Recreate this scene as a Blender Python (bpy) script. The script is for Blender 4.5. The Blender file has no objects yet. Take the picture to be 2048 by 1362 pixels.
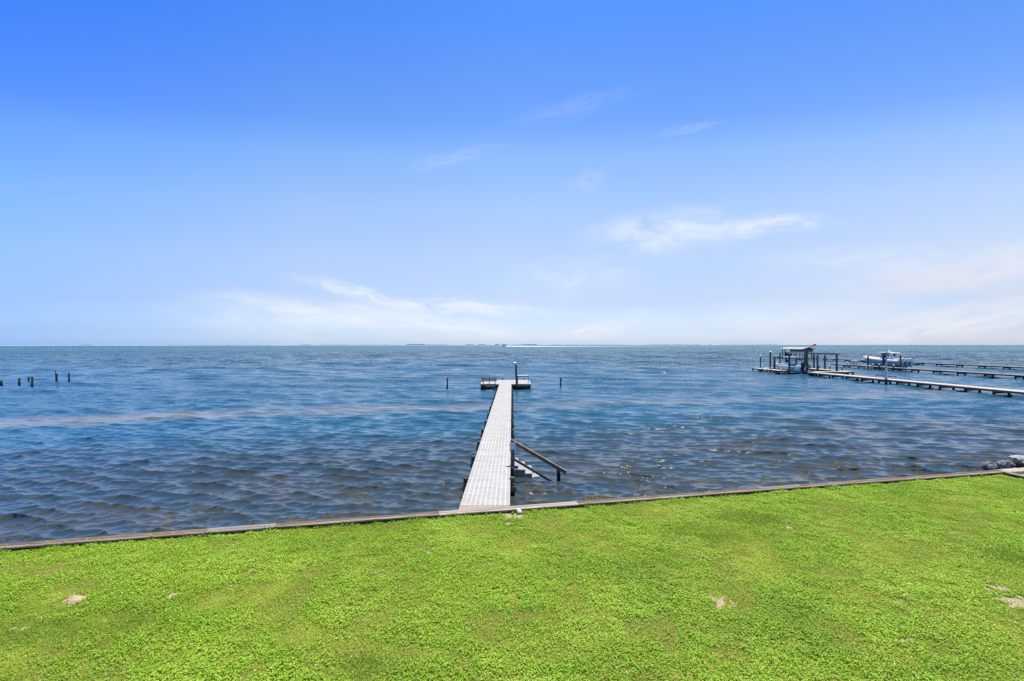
import bpy, bmesh, math, random
import numpy as np
from mathutils import Vector, Matrix, Euler

random.seed(7)
rng = np.random.default_rng(11)
R = math.radians
SC = bpy.context.scene
COL = SC.collection

# ------------------------------------------------------------------ camera, sky, sun, exposure
CAM_Z = 5.42          # metres above the water
F = 910.0             # focal length in pixels of the 2048 px wide photograph
HOR = 689.6           # row of the horizon
cam_d = bpy.data.cameras.new('camera')
cam = bpy.data.objects.new('camera', cam_d)
COL.objects.link(cam)
cam.location = (0, 0, CAM_Z)
cam.rotation_euler = (R(90), R(0.05), 0)
cam_d.sensor_width = 36
cam_d.lens = F / 2048 * 36
cam_d.shift_y = (HOR - 681) / 2048
cam_d.clip_start = 0.1
cam_d.clip_end = 90000
SC.camera = cam

SUN_EL, SUN_AZ = R(73), R(36)      # azimuth measured from +Y towards +X
world = bpy.data.worlds.new("World")
SC.world = world
world.use_nodes = True
sun_d = bpy.data.lights.new('sun', 'SUN')
sun_d.energy = 5.0
sun_d.angle = R(0.53)
sun_d.color = (1.0, 0.94, 0.84)
sun = bpy.data.objects.new('sun', sun_d)
COL.objects.link(sun)
sdir = Vector((math.cos(SUN_EL) * math.sin(SUN_AZ), math.cos(SUN_EL) * math.cos(SUN_AZ), math.sin(SUN_EL)))
sun.rotation_euler = sdir.to_track_quat('Z', 'Y').to_euler()
sun.location = sdir * 50
SC.view_settings.view_transform = 'Standard'
SC.view_settings.look = 'None'
SC.view_settings.gamma = 1
SC.view_settings.use_curve_mapping = False
SC.view_settings.exposure = 0.35
SC.render.film_transparent = False
SC.render.filter_size = 1.15
try:
    SC.cycles.use_denoising = False
    SC.cycles.max_bounces = 6
    SC.cycles.sample_clamp_indirect = 6
    SC.cycles.sample_clamp_direct = 1.35
except Exception:
    pass


# ------------------------------------------------------------------ node helpers
class NT:
    def __init__(s, tree):
        s.t = tree
        s.t.nodes.clear()

    def n(s, typ, ins=None, **kw):
        nd = s.t.nodes.new(typ)
        for k, v in kw.items():
            setattr(nd, k, v)
        for k, v in (ins or {}).items():
            s.set(nd, k, v)
        return nd

    def set(s, nd, k, v):
        sock = nd.inputs[k]
        if isinstance(v, bpy.types.NodeSocket):
            s.t.links.new(v, sock)
        elif isinstance(v, bpy.types.Node):
            s.t.links.new(v.outputs[0], sock)
        else:
            sock.default_value = v

    def m(s, op, a, b=None, c=None, clamp=False):
        nd = s.n('ShaderNodeMath', operation=op, use_clamp=clamp)
        s.set(nd, 0, a)
        if b is not None: s.set(nd, 1, b)
        if c is not None: s.set(nd, 2, c)
        return nd.outputs[0]

    def vm(s, op, a, b=None, out=0):
        nd = s.n('ShaderNodeVectorMath', operation=op)
        s.set(nd, 0, a)
        if b is not None: s.set(nd, 1, b)
        return nd.outputs[out]

    def mr(s, v, a, b, c=0.0, d=1.0, smooth=True):
        nd = s.n('ShaderNodeMapRange', interpolation_type='SMOOTHSTEP' if smooth else 'LINEAR')
        s.set(nd, 0, v)
        for i, x in enumerate((a, b, c, d)): s.set(nd, i + 1, x)
        return nd.outputs[0]

    def mix(s, f, a, b, blend='MIX'):
        nd = s.n('ShaderNodeMix', data_type='RGBA', blend_type=blend)
        s.set(nd, 0, f)
        s.set(nd, 6, a if not isinstance(a, tuple) else (*a[:3], 1))
        s.set(nd, 7, b if not isinstance(b, tuple) else (*b[:3], 1))
        return nd.outputs[2]

    def noise(s, vec, scale, detail=3, rough=0.55, dist=0.0, dim='3D'):
        nd = s.n('ShaderNodeTexNoise', noise_dimensions=dim)
        if vec is not None: s.set(nd, 'Vector', vec)
        s.set(nd, 'Scale', scale); s.set(nd, 'Detail', detail)
        s.set(nd, 'Roughness', rough); s.set(nd, 'Distortion', dist)
        return nd.outputs[0]

    def map(s, vec, loc=(0, 0, 0), rot=(0, 0, 0), scale=(1, 1, 1), typ='POINT'):
        nd = s.n('ShaderNodeMapping', vector_type=typ)
        s.set(nd, 0, vec); s.set(nd, 1, loc); s.set(nd, 2, rot); s.set(nd, 3, scale)
        return nd.outputs[0]

    def ramp(s, f, stops, interp='LINEAR'):
        nd = s.n('ShaderNodeValToRGB')
        s.set(nd, 0, f)
        cr = nd.color_ramp
        cr.interpolation = interp
        while len(cr.elements) < len(stops): cr.elements.new(0.5)
        for e, (p, c) in zip(cr.elements, stops):
            e.position = p
            e.color = (*c[:3], 1)
        return nd.outputs[0]


# ------------------------------------------------------------------ world: physical sky with thin clouds
w = NT(world.node_tree)
sky = w.n('ShaderNodeTexSky', sky_type='NISHITA', sun_disc=False, sun_elevation=SUN_EL, sun_rotation=SUN_AZ,
          altitude=0, air_density=1.0, dust_density=0.6, ozone_density=1.5)
tc = w.n('ShaderNodeTexCoord')
sep = w.n('ShaderNodeSeparateXYZ', {0: tc.outputs['Generated']})
flat = w.n('ShaderNodeCombineXYZ', {0: w.m('MULTIPLY', sep.outputs[0], 0.55), 1: sep.outputs[1], 2: sep.outputs[2]}).outputs[0]
elev = w.m('MAXIMUM', w.m('DIVIDE', sep.outputs[2], w.vm('LENGTH', flat, out=1)), 0.0)
# deep saturated blue overhead, pale at the horizon
skyc = w.n('ShaderNodeHueSaturation', {'Saturation': 1.15, 'Value': 1.0, 'Color': sky.outputs[0]}).outputs[0]
tint = w.ramp(elev, [(0.0, (0.97, 1.22, 2.10)), (0.03, (0.88, 1.02, 1.55)), (0.093, (1.08, 0.99, 1.18)), (0.193, (1.58, 1.29, 1.23)),
                     (0.29, (1.70, 1.47, 1.38)), (0.38, (1.42, 1.44, 1.52)), (0.44, (0.98, 1.20, 1.58)), (0.50, (0.80, 1.12, 1.60)), (0.60, (0.52, 1.02, 1.68)),
                     (0.68, (0.90, 1.10, 1.40)), (0.80, (1.1, 1.08, 1.12)), (1.0, (1.0, 1.0, 1.0))])
# the sky is deeper blue away from the sun, and the tint tones it down on the sunward side
azim = w.m('ARCTAN2', sep.outputs[0], sep.outputs[1])
atint = w.ramp(w.m('ADD', 0.5, w.m('DIVIDE', azim, 2 * math.pi)),
               [(0.25, (0.48, 0.78, 1.10)), (0.365, (0.60, 0.82, 1.13)), (0.43, (0.92, 0.97, 1.03)), (0.50, (1.0, 1.0, 1.0)), (0.56, (0.92, 0.93, 0.95)), (0.63, (0.96, 0.91, 0.90))])
tint = w.mix(1.0, tint, w.mix(w.mr(elev, 0.55, 0.8, 1.0, 0.0), (1, 1, 1), atint), 'MULTIPLY')
skyc = w.mix(1.0, skyc, tint, 'MULTIPLY')
yy = w.m('MAXIMUM', sep.outputs[1], 0.06)
u = w.m('DIVIDE', sep.outputs[0], yy)
v = w.m('DIVIDE', sep.outputs[2], yy)
uv = w.n('ShaderNodeCombineXYZ', {0: u, 1: v}).outputs[0]
warp = w.n('ShaderNodeTexNoise', {'Vector': uv, 'Scale': 6.0, 'Detail': 4.0}).outputs['Color']
uvw = w.vm('ADD', uv, w.vm('MULTIPLY', w.vm('SUBTRACT', warp, (0.5, 0.5, 0.5)), (0.16, 0.045, 0)))


def cpx(px, py): return ((px - 1024) / F, (HOR - py) / F)


# cx, cy, half length, half height (photo pixels), tilt degrees, strength, grain
CLOUDS = [(700, 628, 300, 34, -6, 0.75, 1.0), (720, 585, 150, 14, -13, 0.75, 1.3), (930, 612, 190, 18, -3, 0.75, 1.0),
          (860, 640, 230, 16, -8, 0.65, 1.2), (1150, 560, 130, 42, 3, 0.30, 1.0), (1190, 660, 110, 20, 3, 0.75, 1.0),
          (1330, 462, 170, 46, 4, 0.58, 0.9), (1530, 452, 150, 24, 6, 0.50, 1.2), (1730, 520, 220, 28, 2, 0.32, 1.1),
          (1965, 532, 270, 40, 9, 1.0, 0.9), (1940, 548, 200, 24, 9, 0.75, 0.8), (1850, 608, 170, 17, 9, 0.75, 0.9), (1960, 625, 130, 12, 9, 0.55, 0.9), (1880, 655, 330, 30, 8, 0.55, 1.0), (2000, 610, 160, 14, 10, 0.45, 1.0),
          (915, 315, 95, 17, 12, 0.16, 1.6), (1150, 212, 140, 22, 14, 0.10, 1.6), (1380, 258, 62, 10, 12, 0.16, 1.8),
          (1180, 360, 60, 22, 20, 0.14, 1.5), (560, 640, 240, 40, -4, 0.35, 0.8), (1500, 640, 420, 40, 2, 0.32, 0.8)]
front = w.mr(sep.outputs[1], 0.05, 0.2)
for i, (cx, cy, rx, ry, tilt, st, gr) in enumerate(CLOUDS):
    a, b = cpx(cx, cy)
    mp = w.map(uvw, (a, b, 0), (0, 0, R(tilt)), (rx / F, ry / F, 1), 'TEXTURE')
    fall = w.mr(w.vm('LENGTH', mp, out=1), 0.1, 1.35, 1.0, 0.0)
    nz = w.noise(w.map(mp, (i * 7.3, i * 3.1, 0), scale=(1.6 * gr, 0.9 * gr, 1)), 1.3, 6, 0.58, 0.5)
    al = w.m('MULTIPLY', fall, w.mr(nz, 0.24, 0.74))
    al = w.m('MULTIPLY', w.m('MULTIPLY', al, min(1.0, st * (1.6 if st > 0.4 else 1.35)), clamp=True), front)
    pink = cx > 1870 or (cx == 1190)
    ccol = (6.75, 6.80, 7.35) if pink else (6.75, 7.15, 7.80)
    if cx == 1940: ccol = (5.85, 5.80, 6.70)
    if cx in (1850, 1960): ccol = (4.3, 5.7, 7.6)
    skyc = w.mix(al, skyc, ccol)
WS = 0.10
bg = w.n('ShaderNodeBackground', {0: skyc, 1: WS})
w.t.links.new(bg.outputs[0], w.n('ShaderNodeOutputWorld').inputs[0])


# ------------------------------------------------------------------ materials
def newmat(name):
    m = bpy.data.materials.new(name)
    m.use_nodes = True
    nt = NT(m.node_tree)
    bs = nt.n('ShaderNodeBsdfPrincipled')
    out = nt.n('ShaderNodeOutputMaterial')
    nt.t.links.new(bs.outputs[0], out.inputs[0])
    return m, nt, bs, out


def mottled(name, c1, c2, scale=4.0, rough=0.7, stretch=(1, 1, 1), bump=0.15, metal=0.0, spec=0.4, detail=5):
    m, nt, bs, out = newmat(name)
    co = nt.n('ShaderNodeTexCoord').outputs['Object']
    vec = nt.map(co, scale=stretch)
    f = nt.noise(vec, scale, detail, 0.6, 0.4)
    inf = nt.n('ShaderNodeObjectInfo').outputs['Random']
    f2 = nt.m('ADD', nt.mr(f, 0.3, 0.7), nt.m('MULTIPLY', nt.m('SUBTRACT', inf, 0.5), 0.35), clamp=True)
    nt.set(bs, 'Base Color', nt.mix(f2, c1, c2))
    nt.set(bs, 'Roughness', rough); nt.set(bs, 'Metallic', metal); nt.set(bs, 'Specular IOR Level', spec)
    if bump:
        b = nt.n('ShaderNodeBump', {'Strength': bump, 'Distance': 0.02, 'Height': nt.noise(vec, scale * 3, 4)})
        nt.set(bs, 'Normal', b.outputs[0])
    return m


def wood(name, c1, c2, c3, axis=0, scale=1.0, rough=0.8):
    """weathered wood, grain along the local axis"""
    m, nt, bs, out = newmat(name)
    co = nt.n('ShaderNodeTexCoord').outputs['Object']
    st = [14.0, 14.0, 14.0]; st[axis] = 0.55
    inf = nt.n('ShaderNodeObjectInfo').outputs['Random']
    off = nt.n('ShaderNodeCombineXYZ', {0: nt.m('MULTIPLY', inf, 31.0), 1: nt.m('MULTIPLY', inf, 17.0), 2: inf}).outputs[0]
    vec = nt.vm('ADD', nt.map(co, scale=tuple(x * scale for x in st)), off)
    g = nt.noise(vec, 1.6, 6, 0.65, 0.5)
    big = nt.noise(nt.vm('ADD', co, off), 0.8, 4, 0.6)
    col = nt.mix(nt.mr(g, 0.3, 0.7), c1, c2)
    col = nt.mix(nt.mr(big, 0.42, 0.68), col, c3)
    nt.set(bs, 'Base Color', nt.n('ShaderNodeHueSaturation', {'Value': nt.m('ADD', 0.82, nt.m('MULTIPLY', inf, 0.36)), 'Color': col}).outputs[0])
    nt.set(bs, 'Roughness', rough); nt.set(bs, 'Specular IOR Level', 0.25)
    b = nt.n('ShaderNodeBump', {'Strength': 0.5, 'Distance': 0.008, 'Height': g})
    nt.set(bs, 'Normal', b.outputs[0])
    return m


M = {}
M['cap'] = wood('weathered_cap_wood', (0.10, 0.075, 0.06), (0.38, 0.31, 0.26), (0.20, 0.145, 0.11))
M['cap_brown'] = wood('brown_cap_wood', (0.06, 0.043, 0.034), (0.24, 0.175, 0.13), (0.13, 0.088, 0.062))
M['cap_pale'] = wood('bleached_cap_wood', (0.26, 0.205, 0.165), (0.50, 0.43, 0.37), (0.38, 0.305, 0.25))
M['cap_grey'] = wood('grey_cap_wood', (0.12, 0.105, 0.095), (0.30, 0.27, 0.24), (0.20, 0.175, 0.155))
M['beam'] = wood('dock_lumber', (0.10, 0.08, 0.065), (0.24, 0.20, 0.165), (0.16, 0.135, 0.11))
M['beam_pale'] = wood('pale_beam', (0.36, 0.32, 0.27), (0.56, 0.50, 0.43), (0.46, 0.40, 0.34), axis=1)
M['beam_grey'] = wood('grey_beam', (0.17, 0.155, 0.15), (0.30, 0.275, 0.26), (0.23, 0.21, 0.20), axis=1)
M['plank'] = wood('pale_dock_plank', (0.42, 0.37, 0.31), (0.66, 0.60, 0.53), (0.55, 0.48, 0.41), axis=1)
M['plank_dark'] = wood('grey_dock_plank', (0.20, 0.175, 0.16), (0.36, 0.33, 0.30), (0.29, 0.25, 0.22), axis=1)
M['stringer'] = wood('brown_stringer', (0.13, 0.09, 0.06), (0.27, 0.19, 0.125), (0.18, 0.13, 0.09), axis=1)
M['face'] = wood('dark_seawall_board', (0.045, 0.035, 0.028), (0.10, 0.08, 0.06), (0.06, 0.05, 0.04))
M['white'] = mottled('white_gelcoat', (0.78, 0.78, 0.77), (0.86, 0.86, 0.85), 1.0, 0.25, bump=0.0)
M['capwhite'] = mottled('white_pile_cap', (0.70, 0.70, 0.70), (0.84, 0.84, 0.82), 6.0, 0.5)
M['step_side'] = mottled('shaded_grey_plastic', (0.15, 0.18, 0.185), (0.20, 0.23, 0.235), 5.0, 0.6)  # shade of the step sides is put into this darker grey
M['pvc'] = mottled('pale_pile_wrap', (0.50, 0.53, 0.54), (0.64, 0.66, 0.66), 5.0, 0.5)
M['hull_blue'] = mottled('pale_blue_hull', (0.27, 0.42, 0.50), (0.33, 0.48, 0.56), 1.0, 0.25, bump=0.0)
M['hull_slate'] = mottled('slate_blue_hull', (0.22, 0.34, 0.44), (0.27, 0.39, 0.49), 1.0, 0.25, bump=0.0)
M['outboard'] = mottled('navy_outboard_paint', (0.010, 0.016, 0.035), (0.018, 0.026, 0.05), 4.0, 0.25, bump=0.0)
M['black'] = mottled('black_metal', (0.012, 0.013, 0.015), (0.03, 0.03, 0.032), 6.0, 0.5)
M['blue'] = mottled('blue_fabric', (0.02, 0.10, 0.32), (0.03, 0.14, 0.40), 8.0, 0.8)
M['teal'] = mottled('teal_plastic', (0.02, 0.17, 0.27), (0.03, 0.22, 0.33), 8.0, 0.5)
M['alu'] = mottled('aluminium_tube', (0.55, 0.56, 0.57), (0.68, 0.69, 0.70), 6.0, 0.4, metal=0.5)
M['steel_pole'] = mottled('galvanised_pole', (0.34, 0.37, 0.42), (0.45, 0.48, 0.53), 3.0, 0.5, metal=0.3)
M['roof'] = mottled('weathered_shingle', (0.30, 0.30, 0.295), (0.42, 0.41, 0.39), 2.0, 0.85)
M['boathouse_wall'] = mottled('dark_grey_boarding', (0.095, 0.11, 0.125), (0.15, 0.165, 0.18), 1.5, 0.8, (6, 6, 0.4))
M['red'] = mottled('red_nylon', (0.62, 0.03, 0.03), (0.75, 0.06, 0.05), 4.0, 0.7)
M['glass'] = mottled('dark_boat_glass', (0.015, 0.022, 0.028), (0.03, 0.04, 0.05), 2.0, 0.08, bump=0.0)
M['tan'] = wood('tan_lumber', (0.42, 0.33, 0.22), (0.58, 0.48, 0.34), (0.5, 0.4, 0.28), axis=2)
M['stone_white'] = mottled('white_stone', (0.66, 0.65, 0.62), (0.84, 0.83, 0.80), 14.0, 0.8, bump=0.5)
M['rock'] = mottled('grey_rock', (0.16, 0.15, 0.145), (0.46, 0.44, 0.42), 3.5, 0.9, bump=0.7)
M['rock_dark'] = mottled('dark_wet_rock', (0.05, 0.052, 0.055), (0.17, 0.17, 0.165), 4.0, 0.7, bump=0.7)
M['concrete'] = mottled('cream_concrete', (0.30, 0.265, 0.20), (0.46, 0.42, 0.34), 5.0, 0.9, bump=0.3)
M['foam'] = mottled('white_foam', (0.80, 0.80, 0.78), (0.90, 0.90, 0.88), 3.0, 0.9)
M['moundsand'] = mottled('dry_sand', (0.42, 0.30, 0.20), (0.62, 0.49, 0.36), 16.0, 0.95, bump=0.6)
M['blue_cord'] = mottled('blue_white_rope', (0.25, 0.40, 0.62), (0.72, 0.76, 0.80), 30.0, 0.7)


def pile_material():
    """treated timber pile: pale grey-green dry top, black growth at the waterline (world height)"""
    m, nt, bs, out = newmat('treated_pile')
    geo = nt.n('ShaderNodeNewGeometry')
    pz = nt.n('ShaderNodeSeparateXYZ', {0: geo.outputs['Position']}).outputs[2]
    co = nt.n('ShaderNodeTexCoord').outputs['Object']
    inf = nt.n('ShaderNodeObjectInfo').outputs['Random']
    g = nt.noise(nt.map(co, scale=(9, 9, 0.7)), 2.0, 5, 0.65, 0.4)
    dry = nt.mix(nt.mr(g, 0.3, 0.7), (0.055, 0.052, 0.040), (0.15, 0.14, 0.105))
    dry = nt.mix(nt.mr(nt.noise(co, 1.7, 3), 0.4, 0.7), dry, (0.085, 0.095, 0.065))
    wetf = nt.mr(nt.m('ADD', pz, nt.m('MULTIPLY', nt.m('SUBTRACT', g, 0.5), 0.25)), 0.16, 0.42)
    col = nt.mix(wetf, (0.012, 0.011, 0.009), dry)
    nt.set(bs, 'Base Color', nt.n('ShaderNodeHueSaturation', {'Value': nt.m('ADD', 0.75, nt.m('MULTIPLY', inf, 0.5)), 'Color': col}).outputs[0])
    nt.set(bs, 'Roughness', 0.85); nt.set(bs, 'Specular IOR Level', 0.25)
    nt.set(bs, 'Normal', nt.n('ShaderNodeBump', {'Strength': 0.5, 'Distance': 0.01, 'Height': g}).outputs[0])
    return m


M['pile'] = pile_material()


def deck_material():
    """moulded open-grate plastic panels: pale ribs along the walk, grey slots between them"""
    m, nt, bs, out = newmat('grated_deck_panel')
    co = nt.n('ShaderNodeTexCoord').outputs['Object']
    sp = nt.n('ShaderNodeSeparateXYZ', {0: co})
    x, y = sp.outputs[0], sp.outputs[1]

    def tri(val, period):
        fr = nt.m('FRACT', nt.m('DIVIDE', val, period))
        return nt.m('ABSOLUTE', nt.m('SUBTRACT', fr, 0.5))
    rib = nt.mr(tri(x, 0.150), 0.385, 0.44)              # wide rib
    rib2 = nt.mr(tri(x, 0.0375), 0.30, 0.40)             # fine slots
    cross = nt.mr(tri(y, 0.0762), 0.36, 0.44)
    panel = nt.mr(tri(y, 0.3048), 0.485, 0.495)          # joint between panels
    plate = nt.m('MAXIMUM', rib, nt.m('MULTIPLY', nt.m('MAXIMUM', rib2, cross), 0.45))
    nz = nt.noise(co, 1.3, 5, 0.6)
    nz2 = nt.noise(nt.map(co, scale=(1, 3.28, 1)), 1.0, 2, 0.5)
    slot = nt.mix(nt.mr(nz2, 0.35, 0.65), (0.27, 0.262, 0.245), (0.37, 0.36, 0.335))
    col = nt.mix(plate, slot, (0.56, 0.55, 0.52))
    col = nt.mix(panel, col, (0.34, 0.33, 0.32))
    col = nt.mix(nt.mr(nz, 0.42, 0.72, 0, 0.7), col, (0.34, 0.325, 0.29))
    drop = nt.noise(co, 7.0, 2, 0.5)
    col = nt.mix(nt.mr(drop, 0.70, 0.74, 0, 0.7), col, (0.22, 0.20, 0.17))
    nt.set(bs, 'Base Color', col)
    nt.set(bs, 'Roughness', 0.6); nt.set(bs, 'Specular IOR Level', 0.3)
    nt.set(bs, 'Normal', nt.n('ShaderNodeBump', {'Strength': 0.5, 'Distance': 0.006, 'Height': plate}).outputs[0])
    return m


M['deck'] = deck_material()
M['tread'] = mottled('grey_step_grating', (0.25, 0.255, 0.25), (0.40, 0.40, 0.385), 40.0, 0.7, bump=0.4)

# ------------------------------------------------------------------ mesh helpers


class MB:
    def __init__(s):
        s.v, s.f = [], []

    def add(s, verts, faces):
        o = len(s.v)
        s.v += [tuple(p) for p in verts]
        s.f += [tuple(i + o for i in fc) for fc in faces]
        return s

    def box(s, c, size, rz=0.0, rot=None):
        mt = (rot if rot is not None else Matrix.Rotation(rz, 3, 'Z'))
        hx, hy, hz = [q / 2 for q in size]
        vs = [Vector(c) + mt @ Vector((sx * hx, sy * hy, sz * hz)) for sx in (-1, 1) for sy in (-1, 1) for sz in (-1, 1)]
        return s.add(vs, [(0, 1, 3, 2), (4, 6, 7, 5), (0, 4, 5, 1), (2, 3, 7, 6), (0, 2, 6, 4), (1, 5, 7, 3)])

    def bar(s, p0, p1, wd, ht, up=(0, 0, 1)):
        """rectangular bar from p0 to p1"""
        p0, p1 = Vector(p0), Vector(p1)
        d = (p1 - p0)
        L = d.length
        d.normalize()
        sd = d.cross(Vector(up)).normalized()
        u2 = sd.cross(d)
        mt = Matrix((d, sd, u2)).transposed()
        return s.box((p0 + p1) / 2, (L, wd, ht), rot=mt)

    def tube(s, pts, rad, n=10, cap=True):
        pts = [Vector(p) for p in pts]
        if not hasattr(rad, '__len__'): rad = [rad] * len(pts)
        rings = []
        for i, p in enumerate(pts):
            d = (pts[min(i + 1, len(pts) - 1)] - pts[max(i - 1, 0)]).normalized()
            a = d.cross(Vector((0, 1, 0) if abs(d.y) < 0.9 else (1, 0, 0))).normalized()
            b = d.cross(a)
            rings.append([p + (a * math.cos(2 * math.pi * k / n) + b * math.sin(2 * math.pi * k / n)) * rad[i] for k in range(n)])
        vs = [q for r in rings for q in r]
        fs = [(i * n + k, i * n + (k + 1) % n, (i + 1) * n + (k + 1) % n, (i + 1) * n + k) for i in range(len(pts) - 1) for k in range(n)]
        if cap:
            fs += [tuple(reversed(range(n))), tuple(range((len(pts) - 1) * n, len(pts) * n))]
        return s.add(vs, fs)

    def prism(s, poly, axis, a, b):
        """polygon (2D) extruded along axis from a to b"""
        def mk(p, t):
            q = [0, 0, 0]; k = [i for i in range(3) if i != axis]
            q[k[0]], q[k[1]], q[axis] = p[0], p[1], t
            return q
        n = len(poly)
        vs = [mk(p, a) for p in poly] + [mk(p, b) for p in poly]
        return s.add(vs, [tuple(range(n))[::-1], tuple(range(n, 2 * n))] + [(i, (i + 1) % n, (i + 1) % n + n, i + n) for i in range(n)])

    def build(s, name, mat, parent=None, loc=(0, 0, 0), rz=0.0, bevel=0.0, smooth=False, origin=None):
        me = bpy.data.meshes.new(name)
        vs = s.v
        if origin is not None:
            vs = [(x - origin[0], y - origin[1], z - origin[2]) for x, y, z in vs]
            loc = origin
        me.from_pydata(vs, [], s.f)
        bm = bmesh.new(); bm.from_mesh(me)
        bmesh.ops.recalc_face_normals(bm, faces=bm.faces)
        if bevel:
            try:
                ed = [e for e in bm.edges if e.is_manifold and e.calc_face_angle(0) > 0.6]
                bmesh.ops.bevel(bm, geom=ed, offset=bevel, segments=1, profile=0.7, affect='EDGES', clamp_overlap=True)
            except Exception:
                pass
        bm.to_mesh(me); bm.free()
        if smooth:
            for p in me.polygons: p.use_smooth = True
            try: me.set_sharp_from_angle(angle=R(40))
            except Exception: pass
        me.materials.append(M[mat] if isinstance(mat, str) else mat)
        o = bpy.data.objects.new(name, me)
        COL.objects.link(o)
        o.location = loc
        o.rotation_euler = (0, 0, rz)
        if parent: o.parent = parent
        return o


def tag(o, label=None, cat=None, group=None, kind=None):
    if label: o['label'] = label
    if cat: o['category'] = cat
    if group: o['group'] = group
    if kind: o['kind'] = kind
    return o


def thing(name, label, cat, loc=(0, 0, 0), rz=0.0, group=None):
    o = bpy.data.objects.new(name, None)
    COL.objects.link(o)
    o.empty_display_size = 0.2
    o.location = loc; o.rotation_euler = (0, 0, rz)
    return tag(o, label, cat, group)


def link_copy(src, loc, parent=None, rz=None, scale=None):
    c = src.copy()
    COL.objects.link(c)
    c.parent = parent
    c.location = loc
    if rz is not None: c.rotation_euler = (0, 0, rz)
    if scale is not None: c.scale = scale
    return c


def X_at(px, Y): return (px - 1024) * Y / F
def Z_at(py, Y): return CAM_Z - (py - HOR) * Y / F
def Y_on(py, z): return F * (CAM_Z - z) / (py - HOR)


def ground_pt(px, py, z):
    Y = Y_on(py, z)
    return X_at(px, Y), Y


DECK = 0.62
LAWN = 0.50
BANG = math.atan(0.207)                       # the seawall runs obliquely
BD = np.array([math.cos(BANG), math.sin(BANG)])
BN = np.array([math.sin(BANG), -math.cos(BANG)])   # towards the land
B0 = np.array([-1.54, 13.24])
CORNER_S = 20.35


def st_to_xy(s, t): return B0[0] + BD[0] * s + BN[0] * t, B0[1] + BD[1] * s + BN[1] * t


def xy_to_st(x, y):
    dx, dy = x - B0[0], y - B0[1]
    return dx * BD[0] + dy * BD[1], dx * BN[0] + dy * BN[1]


def vnoise(x, y, seed=0):
    r = np.random.default_rng(seed)
    tab = r.random((256, 256))
    xi, yi = np.floor(x).astype(int), np.floor(y).astype(int)
    fx, fy = x - xi, y - yi
    fx = fx * fx * (3 - 2 * fx); fy = fy * fy * (3 - 2 * fy)
    a = tab[xi % 256, yi % 256]; b = tab[(xi + 1) % 256, yi % 256]
    c = tab[xi % 256, (yi + 1) % 256]; d = tab[(xi + 1) % 256, (yi + 1) % 256]
    return (a * (1 - fx) + b * fx) * (1 - fy) + (c * (1 - fx) + d * fx) * fy


def fbm(x, y, seed=0, oct=4):
    s, a, t = 0, 0.5, 0
    for k in range(oct):
        s = s + a * vnoise(x * 2 ** k + k * 13.7, y * 2 ** k + k * 7.1, seed + k); t += a; a *= 0.55
    return s / t


def mesh_from_arrays(name, co, quads=None, tris=None, smooth=False):
    me = bpy.data.meshes.new(name)
    me.vertices.add(len(co))
    me.vertices.foreach_set('co', np.asarray(co, dtype=np.float32).ravel())
    loops, starts, tot = [], [], 0
    if quads is not None and len(quads):
        loops.append(np.asarray(quads, dtype=np.int32).ravel()); starts.append(np.arange(len(quads)) * 4 + tot); tot += len(quads) * 4
    if tris is not None and len(tris):
        loops.append(np.asarray(tris, dtype=np.int32).ravel()); starts.append(np.arange(len(tris)) * 3 + tot); tot += len(tris) * 3
    loops = np.concatenate(loops); starts = np.concatenate(starts).astype(np.int32)
    me.loops.add(len(loops)); me.loops.foreach_set('vertex_index', loops)
    me.polygons.add(len(starts)); me.polygons.foreach_set('loop_start', starts)
    me.update(calc_edges=True)
    me.validate()
    if smooth: me.polygons.foreach_set('use_smooth', np.ones(len(starts), dtype=bool))
    return me


def grid_faces(nr, nc):
    i, j = np.meshgrid(np.arange(nr - 1), np.arange(nc - 1), indexing='ij')
    a = (i * nc + j).ravel()
    return np.stack([a, a + 1, a + nc + 1, a + nc], 1)


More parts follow.
